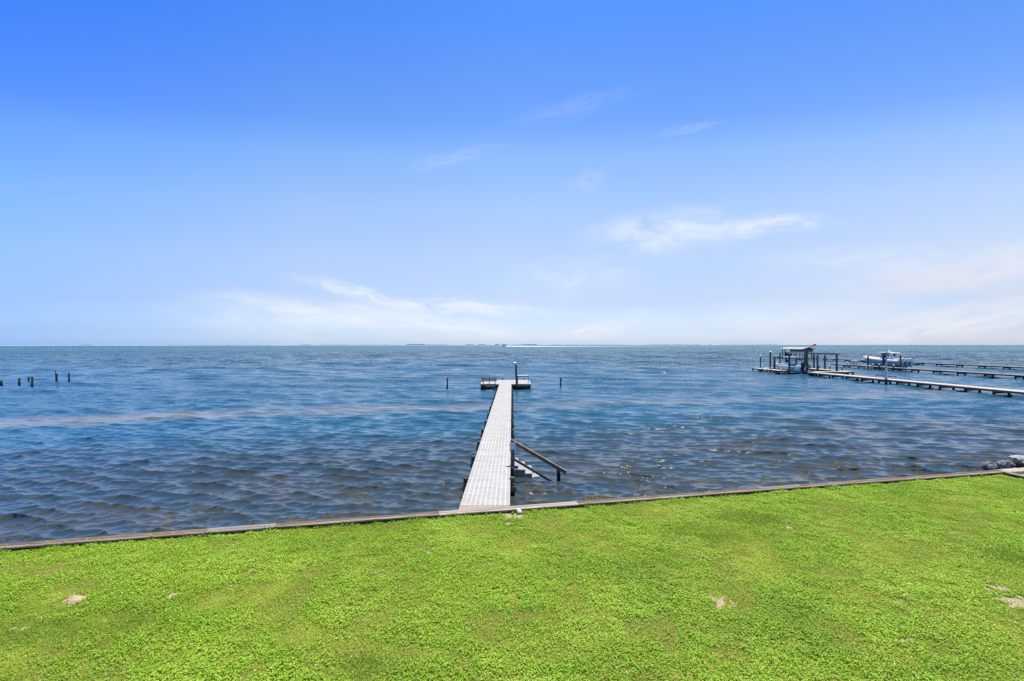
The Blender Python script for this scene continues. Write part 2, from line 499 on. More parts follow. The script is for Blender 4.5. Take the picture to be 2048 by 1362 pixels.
# ------------------------------------------------------------------ water
def water_material():
    m, nt, bs, out = newmat('bay_water')
    geo = nt.n('ShaderNodeNewGeometry')
    pos = geo.outputs['Position']
    nrm = geo.outputs['Normal']
    # looking through the surface, the bed shifts with the slope of each wavelet
    shift = nt.vm('MULTIPLY', nrm, (2.2, 2.2, 0.0))
    p2 = nt.vm('ADD', pos, shift)
    q = nt.map(nt.vm('SUBTRACT', p2, (B0[0], B0[1], 0.0)), rot=(0, 0, -BANG))
    sp = nt.n('ShaderNodeSeparateXYZ', {0: q})
    off = sp.outputs[1]                                            # metres offshore
    dist = nt.vm('LENGTH', pos, out=1)
    n_big = nt.noise(nt.map(q, scale=(0.045, 0.11, 1)), 1.0, 4, 0.55)
    n_mid = nt.noise(nt.map(q, scale=(0.22, 0.6, 1)), 1.0, 4, 0.6)
    o2 = nt.m('ADD', off, nt.m('MULTIPLY', nt.m('SUBTRACT', n_big, 0.5), 12.0))
    deep = nt.mix(nt.mr(dist, 90, 900), (0.020, 0.084, 0.138), (0.020, 0.115, 0.150))
    shal = nt.mix(nt.mr(n_mid, 0.35, 0.7), (0.022, 0.047, 0.062), (0.052, 0.053, 0.046))
    col = nt.mix(nt.mr(o2, 7.0, 19.0), shal, deep)
    # sand bars roughly parallel to the shore
    bar = nt.m('MULTIPLY', nt.mr(o2, 23.0, 25.2), nt.mr(o2, 26.4, 29.4, 1.0, 0.0))
    bar = nt.m('MULTIPLY', bar, nt.mr(nt.noise(nt.map(q, (3.1, 0.4, 0), scale=(0.03, 0.05, 1)), 1.0, 3), 0.26, 0.48))
    bar = nt.m('MULTIPLY', bar, nt.mr(n_mid, 0.25, 0.6, 0.45, 1.0))
    bar = nt.m('MULTIPLY', bar, nt.mr(sp.outputs[0], -10.0, 12.0, 1.0, 0.45))
    col = nt.mix(nt.m('MULTIPLY', bar, 0.60), col, (0.29, 0.25, 0.20))
    # olive sea-grass close to the wall
    weed = nt.noise(nt.map(q, scale=(0.5, 1.1, 1)), 1.0, 5, 0.65, 0.3)
    wf = nt.m('MULTIPLY', nt.mr(weed, 0.50, 0.62), nt.mr(off, 2.2, 5.5, 1.0, 0.0))
    fine = nt.noise(pos, 9.0, 4, 0.7)
    wc = nt.mix(nt.mr(fine, 0.4, 0.65), (0.040, 0.036, 0.014), (0.150, 0.115, 0.035))
    col = nt.mix(nt.m('MULTIPLY', wf, 0.8), col, wc)
    # sparse whitecaps
    cap = nt.noise(nt.map(pos, scale=(0.35, 0.22, 1)), 1.0, 5, 0.70)
    sel = nt.noise(nt.map(pos, (9, 4, 0), scale=(0.06, 0.06, 1)), 1.0, 2)
    capf = nt.m('MULTIPLY', nt.mr(cap, 0.66, 0.70), nt.mr(sel, 0.40, 0.60))
    capf = nt.m('MULTIPLY', capf, nt.mr(dist, 35, 120, 0.0, 0.85))
    col = nt.mix(capf, col, (0.75, 0.77, 0.78))
    nt.set(bs, 'Base Color', col)
    nt.set(bs, 'IOR', 1.42)
    nt.set(bs, 'Roughness', nt.mr(dist, 15, 500, 0.045, 0.28, smooth=False))
    # ripples, each band only where a pixel can still show it
    b1 = nt.noise(nt.map(pos, rot=(0, 0, R(14)), scale=(2.6, 6.5, 1)), 1.0, 4, 0.6)
    b2 = nt.noise(nt.map(pos, (5, 2, 0), rot=(0, 0, R(12)), scale=(0.55, 1.15, 1)), 1.0, 5, 0.62)
    b3 = nt.noise(nt.map(pos, (1, 7, 0), rot=(0, 0, R(10)), scale=(0.10, 0.20, 1)), 1.0, 5, 0.68)
    h = nt.m('ADD', nt.m('MULTIPLY', nt.m('MULTIPLY', b1, 0.015), nt.mr(dist, 12, 70, 1.0, 0.25)),
             nt.m('ADD', nt.m('MULTIPLY', nt.m('MULTIPLY', b2, 0.26), nt.mr(dist, 18, 70, 0.04, 1.0)),
                  nt.m('MULTIPLY', nt.m('MULTIPLY', b3, 3.2), nt.mr(dist, 60, 300, 0.0, 1.0))))
    paw = nt.noise(nt.map(pos, (3, 8, 0), rot=(0, 0, R(8)), scale=(0.035, 0.014, 1)), 1.0, 5, 0.65)
    paw2 = nt.noise(nt.map(pos, (8, 1, 0), rot=(0, 0, R(8)), scale=(0.25, 0.06, 1)), 1.0, 3, 0.6)
    gust = nt.m('MULTIPLY', nt.mr(paw, 0.32, 0.68, 0.55, 1.5), nt.mr(paw2, 0.3, 0.7, 0.35, 1.65))
    h = nt.m('MULTIPLY', h, nt.m('ADD', 1.0, nt.m('MULTIPLY', nt.m('SUBTRACT', gust, 1.0), nt.mr(dist, 30, 120))))
    nt.set(bs, 'Normal', nt.n('ShaderNodeBump', {'Strength': 1.0, 'Distance': 1.0, 'Height': h}).outputs[0])
    return m


def build_water():
    ys = np.concatenate([np.geomspace(9.0, 420.0, 1000), np.geomspace(470.0, 60000.0, 40)])
    ts = np.linspace(-1.55, 1.55, 860)
    Y, T = np.meshgrid(ys, ts, indexing='ij')
    Xg = T * Y
    H = np.zeros_like(Y)
    DX = np.zeros_like(Y); DY = np.zeros_like(Y)
    spacing = Y * 0.0044
    near = Y < 430
    r = np.random.default_rng(5)
    n = 160
    lam = np.concatenate([np.exp(r.uniform(np.log(0.24), np.log(2.6), 120)), np.exp(r.uniform(np.log(2.4), np.log(11.0), 40))])
    offshore = np.clip((Y[near] - 18) / 55, 0, 1)
    gust = 0.75 + 0.5 * fbm(Xg[near] * 0.07, Y[near] * 0.05, 31, 3)
    for k in range(n):
        L = lam[k]
        th = R(13) + r.normal(0, R(11) if L > 0.6 else R(24))
        kx, ky = math.sin(th) * 2 * math.pi / L, math.cos(th) * 2 * math.pi / L
        steep = 0.051 * math.exp(-max(0.0, math.log(L / 0.85)) ** 2 / 0.30) + 0.004
        amp = gust
        if k >= 120:
            steep = 0.025
            amp = gust * offshore
        a = steep * L / (2 * math.pi)
        ph = r.uniform(0, 6.283)
        fade = np.clip((L / spacing[near] - 2.6) / 2.0, 0, 1)
        arg = kx * Xg[near] + ky * Y[near] + ph
        s_, c_ = np.sin(arg), np.cos(arg)
        H[near] += a * fade * amp * s_
        DX[near] += 1.12 * a * fade * amp * c_ * math.sin(th)
        DY[near] += 1.12 * a * fade * amp * c_ * math.cos(th)
    co = np.stack([Xg + DX, Y + DY, H - 0.0], -1).reshape(-1, 3)
    me = mesh_from_arrays('water', co, quads=grid_faces(*Y.shape), smooth=True)
    me.materials.append(water_material())
    o = bpy.data.objects.new('water', me)
    COL.objects.link(o)
    tag(o, kind='structure')
    return o


build_water()


# ------------------------------------------------------------------ lawn
BARE = [(145, 1197, 0.14, 0.9), (337, 1190, 0.16, 0.8), (322, 1205, 0.07, 0.6), (500, 1140, 0.13, 0.7), (700, 1215, 0.16, 0.7), (1440, 1205, 0.30, 0.85),
        (1985, 1175, 0.28, 0.9), (2032, 1205, 0.38, 0.85), (1960, 1205, 0.2, 0.6), (1025, 1030, 0.45, 0.8), (1012, 1045, 0.22, 0.7), (300, 1290, 0.10, 0.8),
        (1660, 1050, 0.22, 0.5), (1580, 1055, 0.2, 0.6), (1810, 1283, 0.16, 0.6), (90, 1142, 0.2, 0.4), (35, 1257, 0.17, 0.7), (1110, 1140, 0.3, 0.35),
        (860, 1105, 0.14, 0.5), (315, 1350, 0.12, 0.8), (450, 1352, 0.08, 0.6), (1200, 1165, 0.15, 0.45), (1900, 1065, 0.3, 0.45), (1380, 1180, 0.2, 0.5),
        (990, 1180, 0.12, 0.4), (820, 1180, 0.10, 0.4), (210, 1240, 0.1, 0.5), (1800, 1205, 0.18, 0.4), (1760, 1270, 0.12, 0.4), (965, 1130, 0.2, 0.4)]
BARE_W = [(*ground_pt(a, b, LAWN), r, k) for a, b, r, k in [(p[0], p[1], p[2] * 0.56, p[3]) for p in BARE]]
LUSH = [(90, 1265, 1.2, 0.40), (230, 1245, 1.0, 0.35), (1430, 1065, 1.7, 0.8), (1500, 1040, 1.2, 0.6), (2030, 1120, 0.9, 0.7), (700, 1340, 0.6, 0.4)]
LUSH_W = [(*ground_pt(a, b, LAWN), rx, ry) for a, b, rx, ry in LUSH]


def bare_amount(x, y):
    b = np.zeros_like(x)
    wob = (fbm(x * 9, y * 9, 71, 5) - 0.5) * 4.6
    for cx, cy, r, k in BARE_W:
        d = np.sqrt(((x - cx) / (r * 1.25)) ** 2 + ((y - cy) / (r * 0.95)) ** 2) + wob
        b = np.maximum(b, k * np.clip(1.15 - d, 0, 1))
    return b


def lush_amount(x, y):
    b = np.zeros_like(x)
    wob = (fbm(x * 2, y * 2, 77, 4) - 0.5) * 0.9
    for cx, cy, rx, ry in LUSH_W:
        d = np.sqrt(((x - cx) / rx) ** 2 + ((y - cy) / ry) ** 2) + wob
        b = np.maximum(b, np.clip((1.2 - d) / 0.7, 0, 1))
    return b


def lawn_height(x, y):
    return LAWN + (fbm(x * 0.5, y * 0.5, 3, 3) - 0.5) * 0.035 + (fbm(x * 3.0, y * 3.0, 9, 3) - 0.5) * 0.035


def add_attr(me, name, vals):
    a = me.attributes.new(name, 'FLOAT', 'POINT')
    a.data.foreach_set('value', np.asarray(vals, dtype=np.float32))


def lawn_material():
    m, nt, bs, out = newmat('turf_ground')
    co = nt.n('ShaderNodeNewGeometry').outputs['Position']
    bare = nt.n('ShaderNodeAttribute', attribute_name='bare').outputs['Fac']
    n1 = nt.noise(co, 30.0, 4, 0.7)
    n2 = nt.noise(co, 1.1, 4, 0.6)
    green = nt.mix(nt.mr(n1, 0.35, 0.65), (0.10, 0.12, 0.020), (0.24, 0.25, 0.05))
    green = nt.mix(nt.mr(n2, 0.45, 0.72), green, (0.28, 0.31, 0.05))
    sand = nt.mix(nt.mr(nt.noise(co, 45.0, 4, 0.7), 0.35, 0.7), (0.26, 0.185, 0.115), (0.60, 0.49, 0.37))
    nt.set(bs, 'Base Color', nt.mix(nt.mr(nt.m('ADD', bare, nt.m('MULTIPLY', nt.m('SUBTRACT', n1, 0.5), 0.9)), 0.25, 0.6), green, sand))
    nt.set(bs, 'Roughness', 0.95); nt.set(bs, 'Specular IOR Level', 0.1)
    nt.set(bs, 'Normal', nt.n('ShaderNodeBump', {'Strength': 0.8, 'Distance': 0.03, 'Height': n1}).outputs[0])
    return m


def leaf_material(name, ramp_stops, transl=0.35, rough=0.5):
    m, nt, bs, out = newmat(name)
    t = nt.n('ShaderNodeAttribute', attribute_name='tone').outputs['Fac']
    col = nt.ramp(t, ramp_stops)
    nt.set(bs, 'Base Color', col); nt.set(bs, 'Roughness', rough); nt.set(bs, 'Specular IOR Level', 0.35)
    tr = nt.n('ShaderNodeBsdfTranslucent', {'Color': nt.mix(1.0, col, (1.15, 1.1, 0.5), 'MULTIPLY')})
    mx = nt.n('ShaderNodeMixShader', {0: transl})
    nt.t.links.new(bs.outputs[0], mx.inputs[1]); nt.t.links.new(tr.outputs[0], mx.inputs[2])
    nt.t.links.new(mx.outputs[0], out.inputs[0])
    return m


def build_lawn():
    # fine sheet near the seawall, reaching far behind the camera
    ss = np.concatenate([np.linspace(-150, -24, 24), np.linspace(-23.5, CORNER_S - 0.02, 800)])
    tt = np.concatenate([np.linspace(0.15, 13, 240), np.linspace(13.5, 120, 20)])
    S, T = np.meshgrid(ss, tt, indexing='ij')
    x, y = st_to_xy(S, T)
    z = lawn_height(x, y)
    me = mesh_from_arrays('lawn', np.stack([x, y, z], -1).reshape(-1, 3), quads=grid_faces(*S.shape)[:, ::-1], smooth=True)
    add_attr(me, 'bare', bare_amount(x.ravel(), y.ravel()))
    me.materials.append(lawn_material())
    o = bpy.data.objects.new('lawn', me); COL.objects.link(o); tag(o, kind='structure')
    # the drier plot beyond the return wall
    ss = np.linspace(CORNER_S + 0.30, 90, 120); tt = np.concatenate([np.linspace(0.12, 8, 40), np.linspace(9, 120, 12)])
    S, T = np.meshgrid(ss, tt, indexing='ij')
    x, y = st_to_xy(S, T)
    me = mesh_from_arrays('neighbouring_lawn', np.stack([x, y, lawn_height(x, y) - 0.02], -1).reshape(-1, 3), quads=grid_faces(*S.shape)[:, ::-1], smooth=True)
    me.materials.append(mottled('dry_turf', (0.20, 0.20, 0.05), (0.42, 0.33, 0.19), 2.5, 0.95, bump=0.8))
    o = bpy.data.objects.new('neighbouring_lawn', me); COL.objects.link(o); tag(o, kind='structure')


def scatter(n, t_min=0.30, s_max=CORNER_S - 0.06):
    y = rng.uniform(5.9, 18.0, n * 3)
    x = rng.uniform(-1.28, 1.28, n * 3) * 18.0
    s, t = xy_to_st(x, y)
    ok = (t > t_min) & (s < s_max) & (np.abs(x) < y * 1.17 + 1.2)
    return x[ok], y[ok], t[ok]


def build_clover():
    x, y, t = scatter(760000, 0.205)
    dens = fbm(x * 0.9, y * 0.9, 21, 4)
    dens2 = fbm(x * 4.0, y * 4.0, 25, 3)
    lush = lush_amount(x, y)
    p = np.clip((dens - 0.30) / 0.22, 0.28, 1) * np.clip((dens2 - 0.24) / 0.22, 0.16, 1)
    p *= 1 - 0.93 * lush
    p *= np.clip(1 - bare_amount(x, y) * 2.0, 0.07, 1)
    p = np.where(t < 0.26, p * np.clip((dens2 - 0.5) * 4, 0, 0.6), p)
    p = np.maximum(p, np.where((t < 0.6) & (t > 0.27), 0.5, 0) * np.clip(1 - bare_amount(x, y) * 2, 0, 1))
    keep = rng.random(len(x)) < p
    x, y, t, dens, d2 = x[keep], y[keep], t[keep], dens[keep], dens2[keep]
    n = len(x)
    size = rng.uniform(0.008, 0.0175, n) * (0.75 + 0.5 * dens)
    hgt = lawn_height(x, y) + 0.008 + np.where(t < 0.5, rng.random(n) * 0.10 * np.clip(d2 - 0.2, 0, 0.7), 0) + np.where(t < 0.26, 0.10, 0) + rng.random(n) ** 1.3 * (0.025 + 0.07 * np.clip(d2 - 0.22, 0, 1))
    tilt = np.abs(rng.normal(0, 0.48, n)); az = rng.uniform(0, 2 * np.pi, n); spin = rng.uniform(0, 2 * np.pi, n)
    # leaf: six-sided, folded along its midrib
    base = np.array([(0, -1.0, 0.0), (0.62, -0.45, 0.18), (0.66, 0.40, 0.20), (0, 1.0, -0.08), (-0.66, 0.40, 0.20), (-0.62, -0.45, 0.18)])
    cs, sn = np.cos(spin), np.sin(spin)
    bx = base[None, :, 0] * cs[:, None] - base[None, :, 1] * sn[:, None]
    by = base[None, :, 0] * sn[:, None] + base[None, :, 1] * cs[:, None]
    bz = np.repeat(base[None, :, 2], n, 0)
    # tilt about a horizontal axis at az
    ca, sa = np.cos(az)[:, None], np.sin(az)[:, None]
    ct, stt = np.cos(tilt)[:, None], np.sin(tilt)[:, None]
    par = bx * ca + by * sa; per = -bx * sa + by * ca
    per2 = per * ct - bz * stt; bz2 = per * stt + bz * ct
    bx, by = par * ca - per2 * sa, par * sa + per2 * ca
    co = np.stack([x[:, None] + bx * size[:, None], y[:, None] + by * size[:, None], hgt[:, None] + bz2 * size[:, None]], -1).reshape(-1, 3)
    i = np.arange(n)[:, None] * 6
    quads = np.concatenate([i + np.array([[0, 1, 2, 3]]), i + np.array([[0, 3, 4, 5]])], 0)
    me = mesh_from_arrays('clover', co, quads=quads)
    tone = np.clip(0.5 + 0.75 * (fbm(x * 0.6, y * 0.6, 41, 4) - 0.5) + rng.normal(0, 0.22, n), 0, 1)
    add_attr(me, 'tone', np.repeat(tone, 6))
    me.materials.append(leaf_material('clover_leaf', [(0.0, (0.11, 0.24, 0.009)), (0.35, (0.26, 0.455, 0.020)), (0.7, (0.375, 0.57, 0.036)), (1.0, (0.57, 0.68, 0.15))]))
    o = bpy.data.objects.new('clover', me); COL.objects.link(o)
    tag(o, 'low bright green clover spreading over the lawn', 'clover', kind='stuff')
    return n


def build_grass():
    x, y, t = scatter(620000)
    lush = lush_amount(x, y)
    bare = bare_amount(x, y)
    p = np.clip(0.62 + 0.38 * lush, 0, 1) * np.clip(1 - bare * 1.7, 0.10, 1)
    keep = rng.random(len(x)) < p
    x, y, lush = x[keep], y[keep], lush[keep]
    n = len(x)
    L = rng.uniform(0.022, 0.055, n) * (1 + 0.2 * lush)
    wd = rng.uniform(0.0035, 0.006, n)
    az = rng.uniform(0, 2 * np.pi, n)
    lean = rng.uniform(0.2, 1.0, n) * L
    z = lawn_height(x, y) - 0.004
    ca, sa = np.cos(az), np.sin(az)
    p0 = np.stack([x - sa * wd, y + ca * wd, z], -1)
    p1 = np.stack([x + sa * wd, y - ca * wd, z], -1)
    p2 = np.stack([x + ca * lean, y + sa * lean, z + L * 0.8], -1)
    co = np.stack([p0, p1, p2], 1).reshape(-1, 3)
    tris = np.arange(n * 3).reshape(-1, 3)
    me = mesh_from_arrays('grass', co, tris=tris)
    tone = np.clip(0.48 + 1.2 * (fbm(x * 0.7, y * 0.7, 53, 4) - 0.5) + rng.normal(0, 0.13, n) - 0.55 * lush, 0, 1)
    dry = fbm(x * 1.7, y * 1.7, 87, 4)
    tone = np.where(rng.random(n) < np.clip((dry - 0.46) * 2.2, 0.03, 0.5) * (1 - lush), 1.0, np.minimum(tone, 0.9))
    add_attr(me, 'tone', np.repeat(tone, 3))
    me.materials.append(leaf_material('grass_blade', [(0.0, (0.11, 0.31, 0.005)), (0.42, (0.27, 0.445, 0.019)), (0.80, (0.39, 0.48, 0.050)), (1.0, (0.48, 0.36, 0.15))]))
    o = bpy.data.objects.new('grass', me); COL.objects.link(o)
    tag(o, 'short mown grass growing among the clover', 'grass', kind='stuff')
    return n


build_lawn()
print('clover', build_clover(), 'grass', build_grass())


# ------------------------------------------------------------------ seawall
def build_seawall():
    root = thing('seawall', 'long timber seawall with weathered plank cap between lawn and water', 'seawall', (B0[0], B0[1], 0), BANG)
    # local x along the wall, local y towards the water
    def board(s0, s1, mat, dz=0.0, th=0.045):
        L = s1 - s0
        MB().box((0, 0, 0), (L - 0.008, 0.140, th)).build('cap_board', 'cap_brown' if mat == 'cap' else mat, root, ((s0 + s1) / 2, -0.050, DECK - th / 2 + dz), bevel=0.006)
        MB().box((0, 0, 0), (L - 0.014, 0.120, th)).build('cap_board', mat if mat != 'cap' else 'cap', root, ((s0 + s1) / 2 + 0.004, -0.1835, DECK - th / 2 + dz - 0.008), bevel=0.006)
    joints = [(-64, -59, 'cap'), (-59, -54, 'cap'), (-54, -49, 'cap'), (-49, -44, 'cap'), (-44, -39, 'cap'), (-39, -34, 'cap'), (-34, -29, 'cap'), (-29, -24, 'cap'),
              (-24, -19, 'cap'), (-19, -14.2, 'cap_grey'), (-14.2, -10.35, 'cap'), (-10.35, -6.55, 'cap'), (-6.55, -4.9, 'cap_grey'), (-4.9, -0.6, 'cap'),
              (-0.6, 3.6, 'cap_pale'), (3.6, 7.9, 'cap'), (7.9, 10.0, 'cap'), (10.0, 11.6, 'cap_grey'), (11.6, 16.0, 'cap'), (16.0, CORNER_S + 0.28, 'cap')]
    for i, (a, b, mm) in enumerate(joints):
        board(a, b, mm, dz=random.uniform(-0.006, 0.006))
    MB().box((-21.9, -0.110, 0.0), (84.5, 0.07, 1.10)).build('sheet_board', 'face', root)
    MB().box((-21.9, 0.06, 0.44), (84.5, 0.12, 0.17)).build('waler', 'beam', root, (0, -0.10, 0))
    return root


build_seawall()


def build_return_wall():
    x, y = st_to_xy(CORNER_S + 0.14, 0.30)
    root = thing('return_wall', 'short dark timber wall turning inland from the seawall corner', 'seawall', (x, y, 0), BANG - R(90))
    for a, b in ((0, 4.8), (4.8, 9.6), (9.6, 14.4)):
        MB().box((0, 0, 0), (b - a - 0.008, 0.26, 0.045)).build('cap_board', 'cap_grey', root, ((a + b) / 2 + 0.004, 0, DECK - 0.0225), bevel=0.006)
    MB().box((7.2, 0, 0.1), (14.4, 0.07, 0.94)).build('sheet_board', 'face', root)


build_return_wall()


def build_concrete_edge():
    x, y = st_to_xy(CORNER_S + 0.29, 0)
    root = thing('concrete_edging', 'cream concrete edging continuing the shore beyond the seawall corner', 'edging', (x, y, 0), BANG)
    MB().box((15.0, -0.06, 0.04), (30.0, 0.36, 1.12)).build('edging_beam', 'concrete', root, bevel=0.02)


build_concrete_edge()


def rough_rock(name, size, seed, mat, loc, rz, label, cat='rock', group=None, sub=3, amp=0.28):
    bm = bmesh.new()
    bmesh.ops.create_icosphere(bm, subdivisions=sub, radius=1.0)
    r = random.Random(seed)
    planes = [(Vector((r.gauss(0, 1), r.gauss(0, 1), r.gauss(0, 0.9))).normalized(), r.uniform(0.55, 0.9)) for _ in range(12)]
    for vv in bm.verts:
        p = vv.co.copy()
        for nrm, d in planes:
            k = p.dot(nrm)
            if k > d: p -= nrm * (k - d) * 0.92
        p += p.normalized() * amp * 0.15 * math.sin(9 * p.x + seed) * math.cos(11 * p.y + 7 * p.z)
        vv.co = Vector((p.x * size[0], p.y * size[1], p.z * size[2]))
    me = bpy.data.meshes.new(name); bm.to_mesh(me); bm.free()
    me.materials.append(M[mat])
    o = bpy.data.objects.new(name, me); COL.objects.link(o)
    o.location = loc; o.rotation_euler = (0, 0, rz)
    return tag(o, label, cat, group)


rk = 'rocks along the shore beyond the seawall'
def rock_at(px, py, z, size, seed, mat, rz, label):
    Y = Y_on(py, z)
    return rough_rock('shore_rock', size, seed, mat, (X_at(px, Y), Y, z), rz, label, 'rock', rk)


rock_at(1975, 934, 0.10, (0.30, 0.20, 0.25), 1, 'rock_dark', 0.3, 'dark pointed wet rock, nearest the seawall corner').rotation_euler = (0.1, -0.7, 0.3)
rock_at(1984, 934, 0.22, (0.20, 0.16, 0.16), 8, 'rock', 1.1, 'small mottled grey rock leaning against the dark pointed rock')
rock_at(2008, 929, 0.25, (0.28, 0.22, 0.18), 3, 'rock', 0.2, 'grey flat rock between the pointed rock and the pale slab')
rock_at(2019, 930, 0.22, (0.16, 0.2, 0.20), 4, 'rock_dark', 0.9, 'black rock wedged under the pale slab')
rock_at(2047, 920, 0.40, (0.62, 0.40, 0.20), 5, 'rock', 0.15, 'large pale slab topping the shore rocks at the photo edge')
rock_at(2040, 929, 0.18, (0.42, 0.26, 0.20), 6, 'rock_dark', -0.2, 'dark rock in shade below the large pale slab')

rock_at(2032, 926, 0.20, (0.20, 0.16, 0.16), 9, 'rock', 0.8, 'small grey rock in front of the large pale slab')
rock_at(1996, 932, 0.16, (0.15, 0.13, 0.11), 10, 'rock', 0.5, 'smallest pale grey rock, low beside the grey flat rock')
# white stone beside the cap, and the sand mound on the lawn
sx, sy = ground_pt(1036, 1021, 0.55)
rough_rock('white_stone', (0.095, 0.085, 0.085), 12, 'stone_white', (sx + 0.02, sy - 0.11, 0.57), 0.4, 'round white stone lying against the seawall cap by the pier foot', 'stone')


def build_mound():
    cx, cy = ground_pt(146, 1200, LAWN)
    n = 26
    vs, fs = [], []
    for i in range(n):
        for j in range(n):
            a, b = (i / (n - 1) - 0.5) * 2, (j / (n - 1) - 0.5) * 2
            rr = math.hypot(a * 0.95, b) + (float(fbm(np.array([a * 2 + 5]), np.array([b * 2 + 9]), 91, 3)[0]) - 0.5) * 0.55
            h = max(0.0, 1 - rr) ** 0.7
            h *= 1.0 if a + 0.3 * b > -0.45 else 0.55
            vs.append((a * 0.19, b * 0.16, h * 0.105 - 0.03 + 0.012 * math.sin(17 * a) * math.cos(19 * b)))
    for i in range(n - 1):
        for j in range(n - 1):
            fs.append((i * n + j, (i + 1) * n + j, (i + 1) * n + j + 1, i * n + j + 1))
    o = MB().add(vs, fs).build('sand_mound', 'moundsand', None, (cx, cy, float(lawn_height(np.array([cx]), np.array([cy]))[0]) + 0.012), 0.4)
    tag(o, 'small heap of pale sand on the grass at the left', 'sand heap')


build_mound()

# ------------------------------------------------------------------ the private pier
PX0, PX1 = -1.56, -0.07          # walkway edges
T_Y0, T_Y1 = 55.6, 62.3          # head platform
T_X0, T_X1 = -3.9, 2.34


def round_pile_mesh(r=0.1, z0=-1.6, z1=0.6, n=12, seed=0):
    rr = random.Random(seed)
    pts = [(rr.uniform(-0.006, 0.006), rr.uniform(-0.006, 0.006), z0 + (z1 - z0) * k / 4) for k in range(5)]
    return MB().tube(pts, [r * 1.04, r * 1.02, r, r * 0.985, r * 0.97], n)


def build_pier():
    root = thing('pier', 'long narrow pier of pale grated decking running straight out from the seawall', 'pier', (0, 0, 0))
    y0 = 13.58
    wd = PX1 - PX0
    xc = (PX0 + PX1) / 2
    o = MB().box((0, (T_Y0 - y0) / 2, 0), (wd, T_Y0 - y0 - 0.01, 0.04)).build('walkway_deck', 'deck', root, (xc, y0, DECK - 0.02))
    MB().box((0, (T_Y1 - T_Y0) / 2, 0), (T_X1 - T_X0, T_Y1 - T_Y0, 0.04)).build('platform_deck', 'deck', root, ((T_X0 + T_X1) / 2, T_Y0, DECK - 0.021))
    # oblique wooden plank closing the walk against the seawall cap
    pl, pr = 13.24 + 0.207 * (PX0 + 1.54), 13.24 + 0.207 * (PX1 + 1.54)
    MB().prism([(PX0, pl + 0.025), (PX1, pr + 0.025), (PX1, y0 - 0.006), (PX0, y0 - 0.006)], 2, DECK - 0.05, DECK - 0.004).build('end_plank', 'cap_pale', root)
    for x in (PX0 + 0.03, xc, PX1 - 0.03):
        MB().box((0, (T_Y0 - y0) / 2 - 0.1, 0), (0.045, T_Y0 - y0 - 0.3, 0.19)).build('stringer', 'stringer', root, (x + (0.012 if x > xc + .1 else -0.012 if x < xc - .1 else 0), y0 + 0.1, DECK - 0.137))
    # bents: two piles and a cross beam each
    proto = round_pile_mesh(0.098, -1.6, 0.0, seed=2).build('pile', 'pile', root, (PX0 - 0.09, 16.3, DECK + 0.035), smooth=True)
    cb = MB().box((0, 0, 0), (wd + 0.42, 0.05, 0.18)).build('cross_beam', 'beam', root, (xc, 16.3 - 0.125, 0.29), bevel=0.004)
    strap = MB().box((0, 0, 0), (0.24, 0.016, 0.02)).build('pile_strap', 'cap_pale', root, (PX1 + 0.08, 16.3 - 0.106, DECK - 0.16))
    k = 0
    y = 16.3
    while y < 53.6:
        if k:
            link_copy(proto, (PX0 - 0.09, y, DECK + 0.02 + random.uniform(-0.03, 0.04)), root, random.uniform(0, 6))
            link_copy(cb, (xc, y - 0.125, 0.29), root)
            link_copy(strap, (PX1 + 0.08, y - 0.106, DECK - 0.16), root)
        link_copy(strap, (PX0 - 0.11, y - 0.106, DECK - 0.16), root)
        link_copy(proto, (PX1 + 0.07, y, DECK + 0.02 + random.uniform(-0.03, 0.04)), root, random.uniform(0, 6))
        y += 3.13; k += 1
    # platform frame and piles
    MB().box((0, 0, 0), (T_X1 - T_X0, 0.05, 0.19)).build('fascia', 'plank_dark', root, ((T_X0 + T_X1) / 2, T_Y0 - 0.028, DECK - 0.10))
    MB().box((0, 0, 0), (T_X1 - T_X0 - 0.2, 0.05, 0.14)).build('fascia', 'face', root, ((T_X0 + T_X1) / 2, T_Y0 + 0.10, DECK - 0.38))  # set-back dark strip; shade below the platform is put into its colour
    for xs in (T_X0 + 0.026, T_X1 - 0.026):
        MB().box((0, 0, 0), (0.05, T_Y1 - T_Y0 - 0.06, 0.19)).build('fascia', 'stringer', root, (xs, (T_Y0 + T_Y1) / 2, DECK - 0.137))
    MB().box((0, 0, 0), (T_X1 - T_X0, 0.05, 0.19)).build('fascia', 'stringer', root, ((T_X0 + T_X1) / 2, T_Y1 + 0.028, DECK - 0.10))
    for yy in (56.0, 59.0, 62.0):
        for xx in (T_X0 + 0.18, -1.9, 0.35, T_X1 - 0.18):
            link_copy(proto, (xx, yy, DECK - 0.06), root, 0, (1.25, 1.25, 1))
    for px, py in ((1005.3, 755.6), (1048.6, 756.6)):
        link_copy(proto, (X_at(px, 62.45), 62.45, Z_at(py, 62.45)), root)
    return root


build_pier()


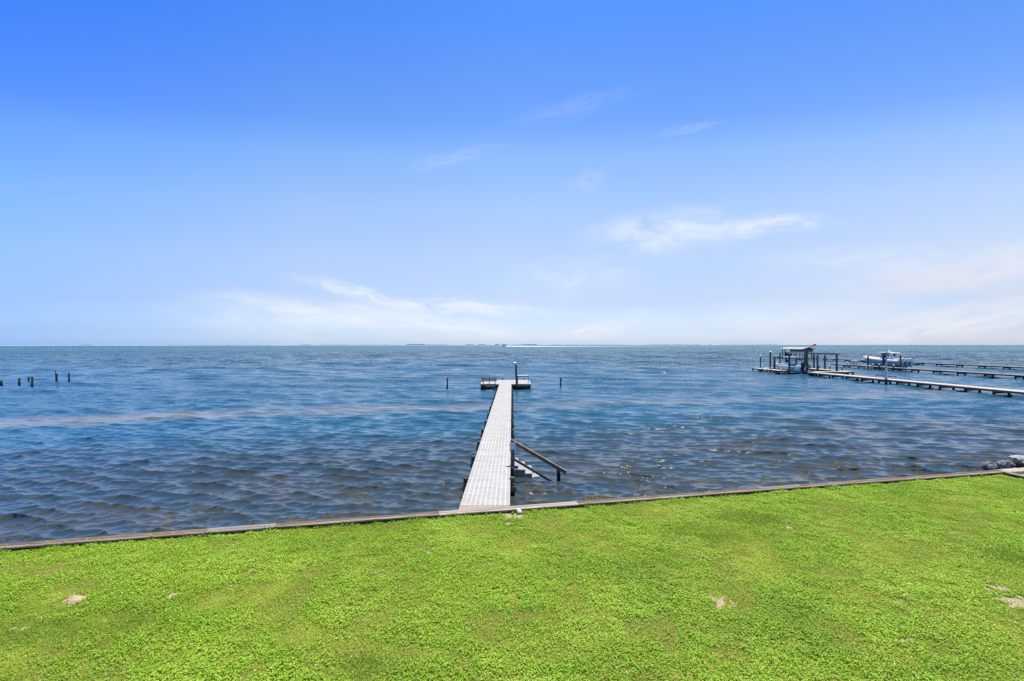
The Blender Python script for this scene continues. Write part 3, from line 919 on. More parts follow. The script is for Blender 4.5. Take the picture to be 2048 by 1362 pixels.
# bent post at the head of the pier, with a lamp on a stem
def build_lamp_post():
    Y = T_Y0 - 0.16
    root = thing('lamp_post', 'tall crooked timber post with a small white lamp at the pier head', 'lamp post', (X_at(1033, Y), Y, 0))
    bx = X_at(1033, Y)
    pts = [(X_at(px, Y) - bx, 0, Z_at(py, Y) if k else -1.2) for k, (px, py) in enumerate([(1034, 778), (1033.6, 772), (1033.2, 760), (1032.6, 750), (1032.0, 742), (1032.3, 735), (1032.0, 730)])]
    MB().tube(pts, [0.15, 0.15, 0.14, 0.135, 0.13, 0.12, 0.11], 12).build('post', 'pile', root, smooth=True)
    lx = X_at(1030.4, Y) - bx
    MB().tube([(lx, -0.05, Z_at(734, Y)), (lx, -0.05, Z_at(726.5, Y))], 0.035, 8).build('lamp_stem', 'black', root)
    z = Z_at(726, Y)
    MB().tube([(lx - 0.03, -0.05, z - 0.04), (lx - 0.03, -0.05, z + 0.03), (lx - 0.03, -0.05, z + 0.10), (lx - 0.03, -0.05, z + 0.13)], [0.17, 0.19, 0.12, 0.03], 14).build('lamp_hood', 'capwhite', root, smooth=True)
    MB().tube([(lx - 0.03, -0.05, z - 0.11), (lx - 0.03, -0.05, z - 0.042)], [0.08, 0.12], 12).build('lamp_lens', 'glass', root)


build_lamp_post()


def build_bench():
    Y = T_Y0 - 0.085
    x0, x1 = X_at(962.6, Y), X_at(993.4, Y)
    root = thing('bench', 'wooden slat-backed bench on the left arm of the pier head', 'bench', ((x0 + x1) / 2, Y, DECK))
    h = (x1 - x0) / 2
    top = Z_at(754.3, Y) - DECK
    for px in (966.3, 978.3, 990.0):
        MB().box((X_at(px, Y) - (x0 + x1) / 2, 0, (top - 0.30) / 2), (0.055, 0.06, top + 0.30)).build('back_post', 'cap', root)
    for k, zz in enumerate((0.78, 0.62, 0.46)):
        MB().box((0, 0, 0), (2 * h, 0.035, 0.105)).build('back_slat', 'plank_dark', root, (0, 0.05, zz - 0.075 + 0.0))
    MB().box((0, 0, 0), (2 * h, 0.10, 0.03)).build('top_rail', 'cap_pale', root, (0, 0.02, top + 0.017))
    for yy in (0.16, 0.31, 0.46):
        MB().box((0, 0, 0), (2 * h, 0.135, 0.035)).build('seat_slat', 'beam', root, (0, yy, 0.43))
    for px in (966.3, 978.3, 990.0):
        MB().box((X_at(px, Y) - (x0 + x1) / 2, 0.46, 0.205), (0.07, 0.05, 0.41)).build('leg', 'cap', root)


build_bench()


def build_fish_table():
    Y = T_Y0 - 0.085
    x0, x1 = X_at(1034.6, Y), X_at(1057.4, Y)
    root = thing('fish_cleaning_table', 'white-topped fish cleaning table on the right arm of the pier head', 'table', ((x0 + x1) / 2, Y, DECK))
    h = (x1 - x0) / 2
    zt = Z_at(750.6, Y) - DECK
    MB().box((0, 0.25, zt - 0.035), (2 * h, 0.60, 0.05)).build('table_top', 'capwhite', root, bevel=0.01)
    MB().box((0, 0.25, zt - 0.105), (2 * h - 0.1, 0.5, 0.085)).build('apron', 'beam', root)
    for sx, yy, z0 in ((-1, 0.0, -0.3), (1, 0.0, -0.3), (-1, 0.5, 0), (1, 0.5, 0)):
        MB().box((sx * (h - 0.06), yy, (zt - 0.15 + z0) / 2), (0.05, 0.05, zt - 0.15 - z0)).build('leg', 'cap', root)


build_fish_table()


# ------------------------------------------------------------------ steps into the water
def build_steps():
    root = thing('water_steps', 'grated steps with sloping timber handrails going down into the water right of the pier', 'steps', (0, 18.6, 0))
    x = PX1 + 0.03
    for i, z in enumerate((0.46, 0.30, 0.14, -0.02)):
        xa, xb = x + 0.285 * i, x + 0.285 * (i + 1) + 0.02
        MB().box((0, 0, 0), (xb - xa, 1.30, 0.04)).build('tread', 'tread', root, ((xa + xb) / 2, 0.66, z - 0.0205 + 0.012 + 0.002 * i))
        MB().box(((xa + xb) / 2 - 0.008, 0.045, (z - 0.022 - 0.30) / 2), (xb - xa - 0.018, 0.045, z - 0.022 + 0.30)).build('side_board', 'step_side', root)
    MB().bar((x, 0.08, 0.22), (x + 1.2, 0.08, -0.42), 0.05, 0.26).build('stair_stringer', 'face', root)
    MB().bar((x, 1.25, 0.22), (x + 1.2, 1.25, -0.42), 0.05, 0.26).build('stair_stringer', 'face', root)
    Y = -0.42
    ya = 18.6 + Y
    def pt(px, py, dy=0.0): return (X_at(px, ya + dy), Y + dy, Z_at(py, ya + dy))
    hr = MB().bar(pt(1021.5, 881.2), pt(1132, 945.5), 0.04, 0.135)
    hr.build('handrail', 'stringer_x', root, bevel=0.004)
    MB().bar(pt(1021.5, 878.2), pt(1132.5, 942.2), 0.14, 0.035).build('rail_cap', 'cap', root, bevel=0.004)
    MB().bar(pt(1027, 918.0), pt(1112, 968.5), 0.04, 0.10).build('mid_rail', 'stringer_x', root, bevel=0.004)
    px = X_at(1117.5, ya)
    MB().box((px, Y + 0.10, (Z_at(936, ya) - 1.3) / 2), (0.135, 0.135, Z_at(936, ya) + 1.3)).build('rail_post', 'pile', root, bevel=0.008)
    return ya


M['stringer_x'] = wood('brown_rail_lumber', (0.12, 0.085, 0.06), (0.25, 0.185, 0.13), (0.17, 0.125, 0.09), axis=0)
STAIR_Y = build_steps()


def sign_material():
    m, nt, bs, out = newmat('pale_blue_notice')
    co = nt.n('ShaderNodeTexCoord').outputs['Object']
    sp = nt.n('ShaderNodeSeparateXYZ', {0: co})
    x, z = sp.outputs[0], sp.outputs[2]
    base = (0.40, 0.52, 0.60)
    rows = nt.m('FRACT', nt.m('MULTIPLY', z, 22.0))
    wrd = nt.noise(nt.map(co, scale=(60, 1, 22)), 1.0, 1)
    ln = nt.m('MULTIPLY', nt.m('MULTIPLY', nt.mr(rows, 0.35, 0.45), nt.mr(wrd, 0.42, 0.5)), nt.mr(z, -0.05, -0.04))
    col = nt.mix(nt.m('MULTIPLY', ln, 0.35), base, (0.62, 0.72, 0.78))
    dx = nt.m('DIVIDE', x, 0.095); dz = nt.m('DIVIDE', nt.m('ADD', z, 0.17), 0.085)
    rad = nt.m('ADD', nt.m('MULTIPLY', dx, dx), nt.m('MULTIPLY', dz, dz))
    col = nt.mix(nt.mr(rad, 0.9, 1.1, 1, 0), col, (0.03, 0.16, 0.44))
    nt.set(bs, 'Base Color', col); nt.set(bs, 'Roughness', 0.45)
    return m


M['notice'] = sign_material()


def build_sign_post():
    ya = STAIR_Y - 0.02
    px = X_at(1025.4, ya)
    root = thing('sign_post', 'stout post with a small pale blue notice beside the pier at the steps', 'sign', (px, ya, 0))
    MB().tube([(0, 0, -1.4), (0, 0, 0.2), (0, 0, Z_at(888, ya))], [0.078, 0.074, 0.07], 12).build('post', 'pile', root, smooth=True)
    zt, zb = Z_at(884.6, ya), Z_at(902, ya)
    MB().box((0, 0, 0), (0.235, 0.014, zt - zb)).build('notice_board', 'notice', root, (0, -0.088, (zt + zb) / 2), bevel=0.003)
    pts = [(-0.1, -0.10, 0.60), (-0.02, -0.13, 0.55), (0.08, -0.05, 0.47), (0.16, 0.10, 0.44), (0.28, 0.22, 0.43)]
    r_ = thing('rope', 'blue and white rope end hanging from the pier beside the steps', 'rope', (px, ya, 0))
    MB().tube([(a + 0.02, b - 0.06, c) for a, b, c in pts], 0.018, 6).build('rope_line', 'blue_cord', r_, smooth=True)


build_sign_post()


# ------------------------------------------------------------------ lone piles in the water
def lone_pile(px, pytop, pybase, r, label, group, lean=0.0, extra=None):
    Y = Y_on(pybase, 0.0)
    top = Z_at(pytop, Y)
    root = thing('old_pile' if group.startswith('old') else 'mooring_post', label, 'pile', (X_at(px, Y), Y, 0), 0, group)
    n = 6
    pts = [(lean * k / n + random.uniform(-0.012, 0.012), random.uniform(-0.02, 0.02), -1.0 + (top + 1.0) * k / n) for k in range(n + 1)]
    MB().tube(pts, [r * (1.08 - 0.14 * k / n) for k in range(n + 1)], 10).build('pile_shaft', 'pile', root, smooth=True)
    if extra == 'stake':
        MB().tube([(lean - 0.16, 0, top - 0.9), (lean - 0.18, 0, top + 0.42)], 0.05, 6).build('splinter', 'pile', root)
    if extra == 'tag':
        MB().box((0.14, 0, top - 0.35), (0.10, 0.05, 0.22)).build('cleat', 'black', root)
    return root


g = 'old bare piles standing in the water at the left'
lone_pile(2.6, 760.0, 769.6, 0.15, 'short stub at the left edge of the photo', g)
lone_pile(38.4, 755.6, 768.0, 0.13, 'pale-topped pile between the left-edge stub and the close pair', g)
lone_pile(57.5, 752.7, 763.7, 0.12, 'left and shorter of the two close-set old piles', g)
lone_pile(64.4, 752.7, 773.2, 0.12, 'right of the two close-set old piles, tall and nearest the shore', g)
lone_pile(113.5, 746.5, 763.7, 0.13, 'broken old pile with a thin splinter rising from its top', g, extra='stake')
lone_pile(138.0, 745.0, 761.5, 0.12, 'straight old pile, rightmost of the bare group', g)
g = 'mooring posts beside the pier head'
lone_pile(894.5, 755.0, 776.0, 0.095, 'single dark mooring post left of the pier head', g)
lone_pile(1121.0, 754.6, 773.0, 0.095, 'single dark mooring post with a cleat right of the pier head', g, extra='tag')


# ------------------------------------------------------------------ neighbouring piers on the right
def far_pier(label, x0, x1, ya, yb, y_first, step, deckmat, sidemat, z=DECK, twin=0.0):
    root = thing('neighbouring_pier', label, 'pier', ((x0 + x1) / 2, ya, 0), 0, 'neighbouring piers at the right')
    wd = x1 - x0
    L = yb - ya
    MB().box((0, L / 2, 0), (wd, L, 0.05)).build('deck', deckmat, root, (0, 0, z - 0.025))
    for sx in (-1, 1):
        MB().box((sx * (wd / 2 - 0.06), L / 2, 0), (0.06, L - 0.1, 0.20)).build('stringer', sidemat, root, (0, 0, z - 0.152))
    pile = None
    y = y_first
    while y < yb:
        for sx in (-1, 1):
            pos = (sx * (wd / 2 - 0.14), y - ya, 0)
            if pile is None:
                pile = MB().tube([(0, 0, -1.6), (0, 0, z - 0.06)], [0.13, 0.125], 10).build('pile', 'pile', root, pos, smooth=True)
                beam = MB().box((0, 0, 0), (wd + 0.05, 0.10, 0.20)).build('cross_beam', 'face', root, (0, y - ya - 0.18, z - 0.33))
            else:
                link_copy(pile, pos, root)
        if y > y_first: link_copy(beam, (0, y - ya - 0.18, z - 0.33), root)
        y += step
    return root


pierA = far_pier('pale-decked neighbouring pier, nearest of the three at the right', 51.4, 53.3, 24.0, 79.4, 27.25, 3.06, 'plank', 'beam')
pierB = far_pier('middle neighbouring pier, grey-decked, leading to the large white boat', 78.4, 80.0, 40.0, 112.0, 43.4, 4.6, 'plank_dark', 'face', 0.66)
pierC = far_pier('farthest neighbouring pier, dark and thin, leading to the boathouse', 106.2, 107.8, 60.0, 178.0, 62.0, 5.2, 'plank_dark', 'face', 0.68)


def capped_pile(root, px, y_world, ztop, zbase=-1.4, r=0.10, mat='pile'):
    o = MB().tube([(0, 0, zbase), (0, 0, ztop)], r, 10).build('fender_pile', mat, root, (X_at(px, y_world) - root.location.x, y_world - root.location.y, 0), smooth=True)
    MB().tube([(0, 0, ztop), (0, 0, ztop + 0.03), (0, 0, ztop + 0.17)], [r * 1.25, r * 1.25, 0.02], 10).build('pile_cap', 'capwhite', o)
    return o


# slim fender posts on pier A and B
for px in (1636.5, 1663.0, 1690.0):
    Y = 51.3 * F / (px - 1024)
    MB().tube([(0, 0, -1.4), (0, 0, DECK + 0.03)], 0.07, 8).build('fender_post', 'pvc', pierA, (51.28 - pierA.location.x, Y - pierA.location.y, 0))
for px in (1695.0, 1719.8, 1745.2, 1758.5, 1787.0):
    Y = 78.2 * F / (px - 1024)
    capped_pile(pierB, px, Y, 1.15, r=0.13, mat='pvc' if px < 1750 else 'pile')


# the finger docks and platform round the first boat slip
def finger_dock(label, x0, x1, y0, y1, deckmat='plank', group='finger docks round the boat slips'):
    root = thing('finger_dock', label, 'dock', ((x0 + x1) / 2, y0, 0), 0, group)
    wd, L = x1 - x0, y1 - y0
    MB().box((0, L / 2, DECK - 0.025), (wd, L, 0.05)).build('deck', deckmat, root)
    for sx in (-1, 1):
        MB().box((sx * (wd / 2 - 0.05), L / 2, DECK - 0.16), (0.06, L - 0.06, 0.22)).build('stringer', 'face', root)
    MB().box((0, 0.03, DECK - 0.16), (wd - 0.16, 0.05, 0.22)).build('stringer', 'beam', root)
    n = max(2, int(L / 3.2) + 1)
    pile = None
    for k in range(n):
        for sx in (-1, 1):
            pos = (sx * (wd / 2 - 0.16), 0.25 + (L - 0.5) * k / (n - 1), 0)
            if pile is None: pile = MB().tube([(0, 0, -1.5), (0, 0, DECK - 0.06)], 0.13, 10).build('pile', 'pile', root, pos, smooth=True)
            else: link_copy(pile, pos, root)
    return root


dockL = finger_dock('left finger dock with capped piles and a ladder, beside the blue-hulled boat', 49.3, 50.8, 83.9, 93.7)
finger_dock('short cross dock beyond the bow of the blue-hulled boat', 50.82, 58.2, 92.2, 93.68)
dockR = finger_dock('right catwalk beyond the empty slip, with small white-capped piles', 59.6, 61.0, 81.0, 94.2)
finger_dock('low dock section joining the pale pier to the right catwalk', 53.6, 59.58, 80.2, 81.6)
for px, Y in ((1524.7, 90.0), (1542.7, 86.8), (1561.8, 84.0)):
    capped_pile(dockL, px, Y, 1.15 if px < 1560 else 0.80, r=0.10, mat='pvc')
for px, Y in ((1638.0, 90.8), (1660.0, 87.4), (1684.2, 83.8)):
    capped_pile(dockR, px, Y, 1.30, r=0.10)


def build_ladder():
    Y = 83.75
    root = thing('dock_ladder', 'wooden ladder at the end of the left finger dock', 'ladder', (X_at(1570, Y), Y, 0))
    for s in (-1, 1):
        MB().box((s * 0.28, 0, 0.25), (0.07, 0.06, 1.3)).build('side_rail', 'tan', root)
    for z in (0.05, 0.32, 0.58):
        MB().box((0, 0, 0), (0.49, 0.07, 0.05)).build('rung', 'tan', root, (0, 0, z))


build_ladder()


def standing_pile(px, pytop, Y, r, label, cat='pile', group='tall piles of the boat dock', zb=-1.5, cap=False):
    root = thing('tall_pile', label, cat, (X_at(px, Y), Y, 0), 0, group)
    zt = Z_at(pytop, Y)
    MB().tube([(0, 0, zb), (0, 0, (zb + zt) / 2), (0.02, 0, zt)], [r * 1.06, r, r * 0.95], 10).build('pile_shaft', 'pile', root, smooth=True)
    if cap: MB().tube([(0.02, 0, zt), (0.02, 0, zt + 0.03), (0.02, 0, zt + 0.2)], [r * 1.3, r * 1.3, 0.03], 10).build('pile_cap', 'capwhite', root)
    return root


standing_pile(1520.8, 713.2, 94.2, 0.12, 'slim white-capped pile at the far left end of the boat dock', cap=True)
standing_pile(1540.5, 704.2, 91.0, 0.17, 'tallest pile, white-capped, on the left finger dock', cap=True)
standing_pile(1559.6, 706.3, 89.7, 0.14, 'thin dark pile standing between the two lift posts by the boat bow')


def build_lift_one():
    root = thing('boat_lift', 'timber boat lift with cross beam round the blue-hulled boat', 'boat lift', (52.3, 83.5, 0), 0, 'boat lifts')
    ox, oy = root.location.x, root.location.y
    def post(px, pytop, Y, r, name='lift_post'):
        zt = Z_at(pytop, Y)
        MB().tube([(0, 0, -1.5), (0, 0, zt)], [r * 1.05, r], 12).build(name, 'pile', root, (X_at(px, Y) - ox, Y - oy, 0), smooth=True)
    post(1578.6, 708.4, 83.5, 0.165)
    post(1609.4, 708.5, 83.7, 0.17)
    post(1613.6, 706.5, 83.6, 0.19)
    post(1548.8, 716.0, 91.6, 0.19)
    post(1571.8, 717.5, 89.9, 0.20)
    Y = 91.7
    xa, xb = X_at(1546.5, Y), X_at(1573.5, 89.9)
    zb = Z_at(715.6, Y)
    MB().bar((xa - ox, Y - oy, zb + 0.1), (xb - ox, 89.8 - oy, zb + 0.1), 0.34, 0.24).build('cross_beam', 'beam_grey', root)
    MB().box(((xa + xb) / 2 - ox, Y - 0.9 - oy, zb - 0.09), (xb - xa - 0.5, 0.12, 0.12)).build('winch_pipe', 'black', root)
    MB().bar((X_at(1523, 94.0) - ox, 94.0 - oy, Z_at(713.6, 94.0)), (xa - ox, 92.2 - oy, Z_at(713.8, 92)), 0.20, 0.08).build('brace_plank', 'beam_pale', root)
    MB().bar((xb - ox, 89.9 - oy, Z_at(713.3, 89.9)), (X_at(1611, 84) - ox, 84.1 - oy, Z_at(716.8, 84)), 0.20, 0.22).build('side_beam', 'beam_pale', root)
    # cradle under the hull
    for yy in (84.6, 88.4):
        MB().box((0, yy - oy, 0.13), (3.4, 0.16, 0.16)).build('cradle_beam', 'black', root)
    MB().box((X_at(1612, 83.3) - ox, 83.25 - oy, Z_at(706, 83.3)), (0.55, 0.3, 0.18)).build('motor_box', 'black', root, (0, 0, 0.06))


build_lift_one()


def build_lift_two():
    root = thing('boat_lift', 'empty timber lift frame with long top beam, right of the blue-hulled boat', 'boat lift', (59.3, 82.0, 0), 0, 'boat lifts')
    ox, oy = root.location.x, root.location.y
    def post(px, pytop, Y, r):
        zt = Z_at(pytop, Y)
        MB().tube([(0, 0, -1.5), (0, 0, zt)], [r * 1.05, r], 12).build('lift_post', 'pile', root, (X_at(px, Y) - ox, Y - oy, 0), smooth=True)
    XB = 59.3
    for px in (1673.5, 1635.0, 1592.2):
        Y = XB * F / (px - 1024)
        post(px, 710.2 if px > 1600 else 708.5, Y, 0.17)
    post(1627.7, 709.6, 93.2, 0.17)
    post(1649.7, 711.0, 89.6, 0.17)
    y0, y1 = XB * F / (1677 - 1024), XB * F / (1613 - 1024)
    MB().box((0, 0, 0), (0.16, y1 - y0, 0.34)).build('top_beam', 'beam_grey', root, (-0.24, (y0 + y1) / 2 - oy, 3.68))
    y2 = XB * F / (1576 - 1024)
    MB().box((0, 0, 0), (0.30, y2 - y1 - 0.05, 0.30)).build('top_beam', 'beam_pale', root, (-0.22, (y1 + y2) / 2 - oy, 3.70))  # far stretch of the same beam, in the paler colour
    MB().bar((X_at(1627.7, 93.2) - ox, 93.2 - oy, 3.62), (X_at(1678, 85.4) - ox, 85.4 - oy, 3.62), 0.14, 0.26).build('top_beam', 'beam_grey', root)
    MB().bar((-0.2, y0 - oy + 0.12, 3.66), (X_at(1678, 85.4) - ox, 85.3 - oy, 3.66), 0.14, 0.24).build('end_beam', 'beam_grey', root)


build_lift_two()


# ------------------------------------------------------------------ boats
def hull_mesh(L, B, free_s, free_b, n=18, deadrise=0.35, transom=0.92):
    """open hull, stern at y=0, bow at y=L, keel at z=0"""
    mb = MB()
    rings = []
    for i in range(n):
        t = i / (n - 1)
        half = B / 2 * (transom + (1 - transom) * min(1, t * 3)) * max(0.0, 1 - max(0, (t - 0.45) / 0.55) ** 2.3) + 0.015
        kz = 0.0 + (free_b * 0.72) * max(0, (t - 0.72) / 0.28) ** 2.2
        gz = free_s + (free_b - free_s) * t ** 1.6
        cz = kz + (deadrise * 0.75 if t < 0.7 else deadrise * 0.75 + (t - 0.7) * 0.9)
        cz = min(cz, gz - 0.12)
        flare = 0.86 - 0.30 * max(0, t - 0.5)
        y = t * L
        ring = [(0, y, kz), (half * flare * 0.95, y, cz), (half * (flare + 0.05), y, cz + 0.04), (half * 0.97, y, (cz + gz) / 2 + 0.05), (half, y, gz),
                (half - 0.13, y, gz), (max(half - 0.17, 0.0), y, gz - 0.45 * (1 - 0.4 * t))]
        rings.append(ring)
    m = len(rings[0])
    vs = []
    for r in rings:
        vs += r + [(-x, y, z) for x, y, z in r]
    fs = []
    for i in range(n - 1):
        a, b = i * 2 * m, (i + 1) * 2 * m
        for k in range(m - 1):
            fs.append((a + k, a + k + 1, b + k + 1, b + k))
            fs.append((a + m + k + 1, a + m + k, b + m + k, b + m + k + 1))
        fs.append((a + m - 1, a + 2 * m - 1, b + 2 * m - 1, b + m - 1))
    fs.append(tuple(list(range(0, m)) + list(range(2 * m - 1, m, -1))))
    mb.add(vs, fs)
    return mb, rings


def rail_strip(rings, zoff, wdt, ht):
    """rub rail following the gunwale, one tube per side"""
    mb = MB()
    for s in (-1, 1):
        mb.tube([(s * r[4][0] * 1.0, r[4][1], r[4][2] + zoff) for r in rings], [ht] * len(rings), 6)
    return mb


def outboard(parent, x, y, z, s=1.0, cowl='outboard', leg='outboard'):
    o = MB().tube([(x, y - 0.32 * s, z + 0.16 * s), (x, y - 0.34 * s, z + 0.30 * s), (x, y - 0.36 * s, z + 0.62 * s), (x, y - 0.30 * s, z + 0.92 * s), (x, y - 0.24 * s, z + 1.02 * s)],
                  [0.20 * s, 0.30 * s, 0.36 * s, 0.33 * s, 0.16 * s], 14).build('outboard_motor', cowl, parent, smooth=True)
    MB().box((x, y - 0.33 * s, z - 0.25 * s), (0.20 * s, 0.30 * s, 0.95 * s)).box((x, y - 0.36 * s, z - 0.60 * s), (0.34 * s, 0.50 * s, 0.05 * s)) \
        .tube([(x, y - 0.62 * s, z - 0.78 * s), (x, y - 0.1 * s, z - 0.78 * s)], [0.09 * s, 0.04 * s], 8).build('motor_leg', leg, o)
    MB().box((x, y - 0.08 * s, z + 0.0), (0.34 * s, 0.22 * s, 0.42 * s)).build('motor_bracket', 'black', o)
    return o


def build_boat_one():
    root = thing('centre_console_boat', 'pale blue centre console boat with one dark outboard, hoisted on the timber lift', 'boat', (52.3, 82.6, 0.30), 0, 'boats hoisted on lifts')
    L, B = 7.4, 2.35
    mb, rings = hull_mesh(L, B, 1.05, 1.42)
    mb.build('hull', 'hull_blue', root, smooth=True)
    rail_strip(rings, 0.0, 0.1, 0.085).build('gunwale', 'white', root, smooth=True)
    MB().box((0, L * 0.40, 0.52), (B * 0.72, L * 0.72, 0.06)).build('sole', 'white', root)
    MB().box((0, 0.02, 0.78), (B * 0.80, 0.10, 0.60)).build('transom', 'white', root, bevel=0.03)
    co = MB().box((0, 3.3, 1.15), (0.85, 0.9, 1.25)).build('console', 'white', root, bevel=0.08)
    MB().box((0, 3.72, 1.98), (0.80, 0.06, 0.44)).build('windscreen', 'glass', co)
    MB().box((0, 2.35, 1.02), (0.95, 0.5, 0.9)).build('leaning_post', 'blue', root, bevel=0.05)
    MB().box((0, 3.0, 2.78), (1.5, 2.0, 0.07)).build('t_top', 'white', root, bevel=0.03)
    for sx in (-1, 1):
        for yy in (2.5, 3.7):
            MB().tube([(sx * 0.48, yy, 0.55), (sx * 0.5, yy + 0.05, 1.7), (sx * 0.62, yy - 0.02, 2.75)], 0.035, 8).build('top_leg', 'alu', root)
    for k in range(4):
        MB().tube([(-0.6 + 0.4 * k, 2.1, 2.72), (-0.62 + 0.4 * k, 1.95, 3.25)], 0.025, 6).build('rod_holder', 'alu', root)
    MB().tube([(0, L - 0.7, 1.42), (0, L - 0.55, 1.62), (0, L - 0.2, 1.62), (0, L - 0.1, 1.45)], 0.03, 6).build('bow_rail', 'alu', root)
    outboard(root, 0.28, -0.05, 0.72, 1.12)


build_boat_one()


def build_boat_two():
    root = thing('hardtop_fishing_boat', 'large white and slate-blue fishing boat with white hardtop, hoisted beside the middle pier', 'boat', (83.6, 96.8, 0.50), R(0), 'boats hoisted on lifts')
    L, B = 11.2, 3.1
    mb, rings = hull_mesh(L, B, 1.45, 2.05, deadrise=0.5)
    mb.build('hull', 'hull_slate', root, smooth=True)
    rail_strip(rings, -0.12, 0.1, 0.28).build('gunwale', 'white', root, smooth=True)
    MB().box((0, L * 0.40, 0.75), (B * 0.74, L * 0.72, 0.06)).build('sole', 'white', root)
    MB().prism([(7.0, 0.8), (10.6, 1.5), (10.6, 2.0), (6.6, 1.95)], 0, -0.6, 0.6).build('foredeck', 'white', root)
    co = MB().prism([(3.4, 0.78), (6.4, 0.78), (6.2, 1.85), (5.4, 2.0), (5.1, 2.35), (3.4, 2.35)], 0, -0.62, 0.62).build('console', 'white', root, bevel=0.05)
    MB().prism([(5.02, 2.36), (5.42, 2.36), (4.86, 3.0), (4.5, 3.0)], 0, -0.72, 0.72).build('windscreen', 'glass', co)
    for sx in (-1, 1):
        MB().box((sx * 0.70, 3.5, 2.62), (0.04, 0.55, 0.5)).build('side_window', 'glass', root)
    MB().prism([(2.4, 3.02), (6.0, 3.02), (6.3, 3.10), (5.8, 3.20), (2.5, 3.17)], 0, -1.15, 1.15).build('hardtop', 'white', root, bevel=0.03)
    for sx in (-1, 1):
        for yy, dy in ((2.9, 0.1), (5.5, -0.6)):
            MB().tube([(sx * 0.85, yy, 0.78), (sx * 0.9, yy + dy, 3.04)], 0.05, 8).build('top_leg', 'white' if yy < 4 else 'black', root)
    rd = MB().box((0, 4.3, 3.36), (0.7, 0.9, 0.32)).build('radar_box', 'white', root, bevel=0.08)
    MB().tube([(0, 4.2, 3.52), (0, 4.2, 3.78)], [0.32, 0.28], 14).build('radar_dome', 'white', rd, smooth=True)
    MB().box((0, 2.0, 1.3), (1.3, 0.6, 1.1)).build('leaning_post', 'white', root, bevel=0.06)
    MB().box((0, 0.02, 1.1), (B * 0.84, 0.14, 0.8)).build('transom', 'white', root, bevel=0.04)
    for x in (-0.85, 0.0, 0.85):
        outboard(root, x, -0.05, 0.95, 0.98, 'white', 'hull_slate')
    MB().tube([(0, L - 1.6, 2.05), (0, L - 1.3, 2.35), (0, L - 0.2, 2.40), (0, L - 0.1, 2.15)], 0.035, 6).build('bow_rail', 'alu', root)


build_boat_two()


def build_lift_three():
    root = thing('boat_lift', 'open pile boat lift with black winch gear around the large white boat', 'boat lift', (81.2, 99.0, 0), 0, 'boat lifts')
    ox, oy = root.location.x, root.location.y
    def post(px, pytop, Y, r, mat='pile'):
        zt = Z_at(pytop, Y)
        return MB().tube([(0, 0, -1.4), (0, 0, zt)], [r * 1.05, r], 10).build('lift_post', mat, root, (X_at(px, Y) - ox, Y - oy, 0), smooth=True)
    post(1736.0, 712.6, 104.2, 0.16)
    post(1743.4, 716.0, 107.5, 0.09)
    post(1766.8, 709.8, 98.6, 0.17, 'black')
    post(1801.0, 711.5, 94.4, 0.15)
    post(1811.5, 714.8, 100.2, 0.13)
    post(1792.5, 720.0, 99.0, 0.10)
    Y = 104.0
    MB().bar((X_at(1735.5, Y) - ox, Y - oy, Z_at(712.4, Y)), (X_at(1767, 98.6) - ox, 98.7 - oy, Z_at(714.2, 98.6)), 0.10, 0.12).build('winch_pipe', 'black', root)
    Y = 98.4
    for px, py, r in ((1768.0, 713.0, 0.34), (1771.2, 714.2, 0.26)):
        MB().tube([(X_at(px, Y) - ox, Y - 0.12 - oy, Z_at(py, Y)), (X_at(px, Y) - ox, Y + 0.12 - oy, Z_at(py, Y))], r, 16).build('winch_wheel', 'black', root)
    MB().box((X_at(1767.5, Y) - ox, Y - oy, Z_at(722.5, Y)), (0.42, 0.4, 0.9)).build('winch_motor', 'black', root)
    for yy in (99.0, 104.5):
        MB().box((83.6 - ox, yy - oy, 0.34), (4.6, 0.22, 0.26)).build('cradle_beam', 'black', root)


build_lift_three()


def build_tan_table():
    Y = 105.5
    root = thing('dock_table', 'tan timber table with a white top near the end of the middle pier', 'table', (X_at(1715, Y), Y, 0.66))
    root.location.x = 79.5
    MB().box((0, 0, 1.0), (1.0, 2.2, 0.08)).build('table_top', 'capwhite', root)
    for sx in (-1, 1):
        for sy in (-1, 1):
            MB().box((sx * 0.4, sy * 0.9, 0.48), (0.12, 0.16, 0.96)).build('leg', 'tan', root)
    MB().box((0.0, 0, 0.45), (0.7, 1.9, 0.06)).build('shelf', 'tan', root)


build_tan_table()


def build_dock_clutter():
    Y = 92.4
    x = X_at(1626.2, Y)
    box_ = thing('dock_box', 'brown dock box on the right catwalk behind the lift posts', 'box', (60.2, Y, DECK))
    MB().box((0, 0, 0.29), (0.62, 0.55, 0.58)).build('box_body', 'stringer', box_, bevel=0.02)
    MB().box((0, 0, 0.605), (0.66, 0.59, 0.05)).build('lid', 'beam', box_, bevel=0.01)
    b = thing('bucket', 'teal bucket standing on the brown dock box', 'bucket', (60.1, Y, DECK + 0.63))
    MB().tube([(0, 0, 0), (0, 0, 0.30)], [0.14, 0.18], 14).build('bucket_body', 'teal', b, smooth=True)
    MB().tube([(-0.18, 0, 0.28), (-0.12, 0, 0.40), (0, 0, 0.44), (0.12, 0, 0.40), (0.18, 0, 0.28)], 0.012, 6).build('handle', 'black', b)
    c = thing('dock_canister', 'white canister with black bands left of the brown dock box', 'canister', (59.75, Y - 0.1, DECK))
    MB().tube([(0, 0, 0), (0, 0, 0.40), (0, 0, 0.50)], [0.15, 0.15, 0.07], 14).build('canister_body', 'capwhite', c, smooth=True)
    MB().tube([(0, 0, 0.10), (0, 0, 0.18)], 0.158, 14).build('band', 'black', c)
    MB().tube([(0, 0, 0.28), (0, 0, 0.35)], 0.158, 14).build('band', 'black', c)


build_dock_clutter()


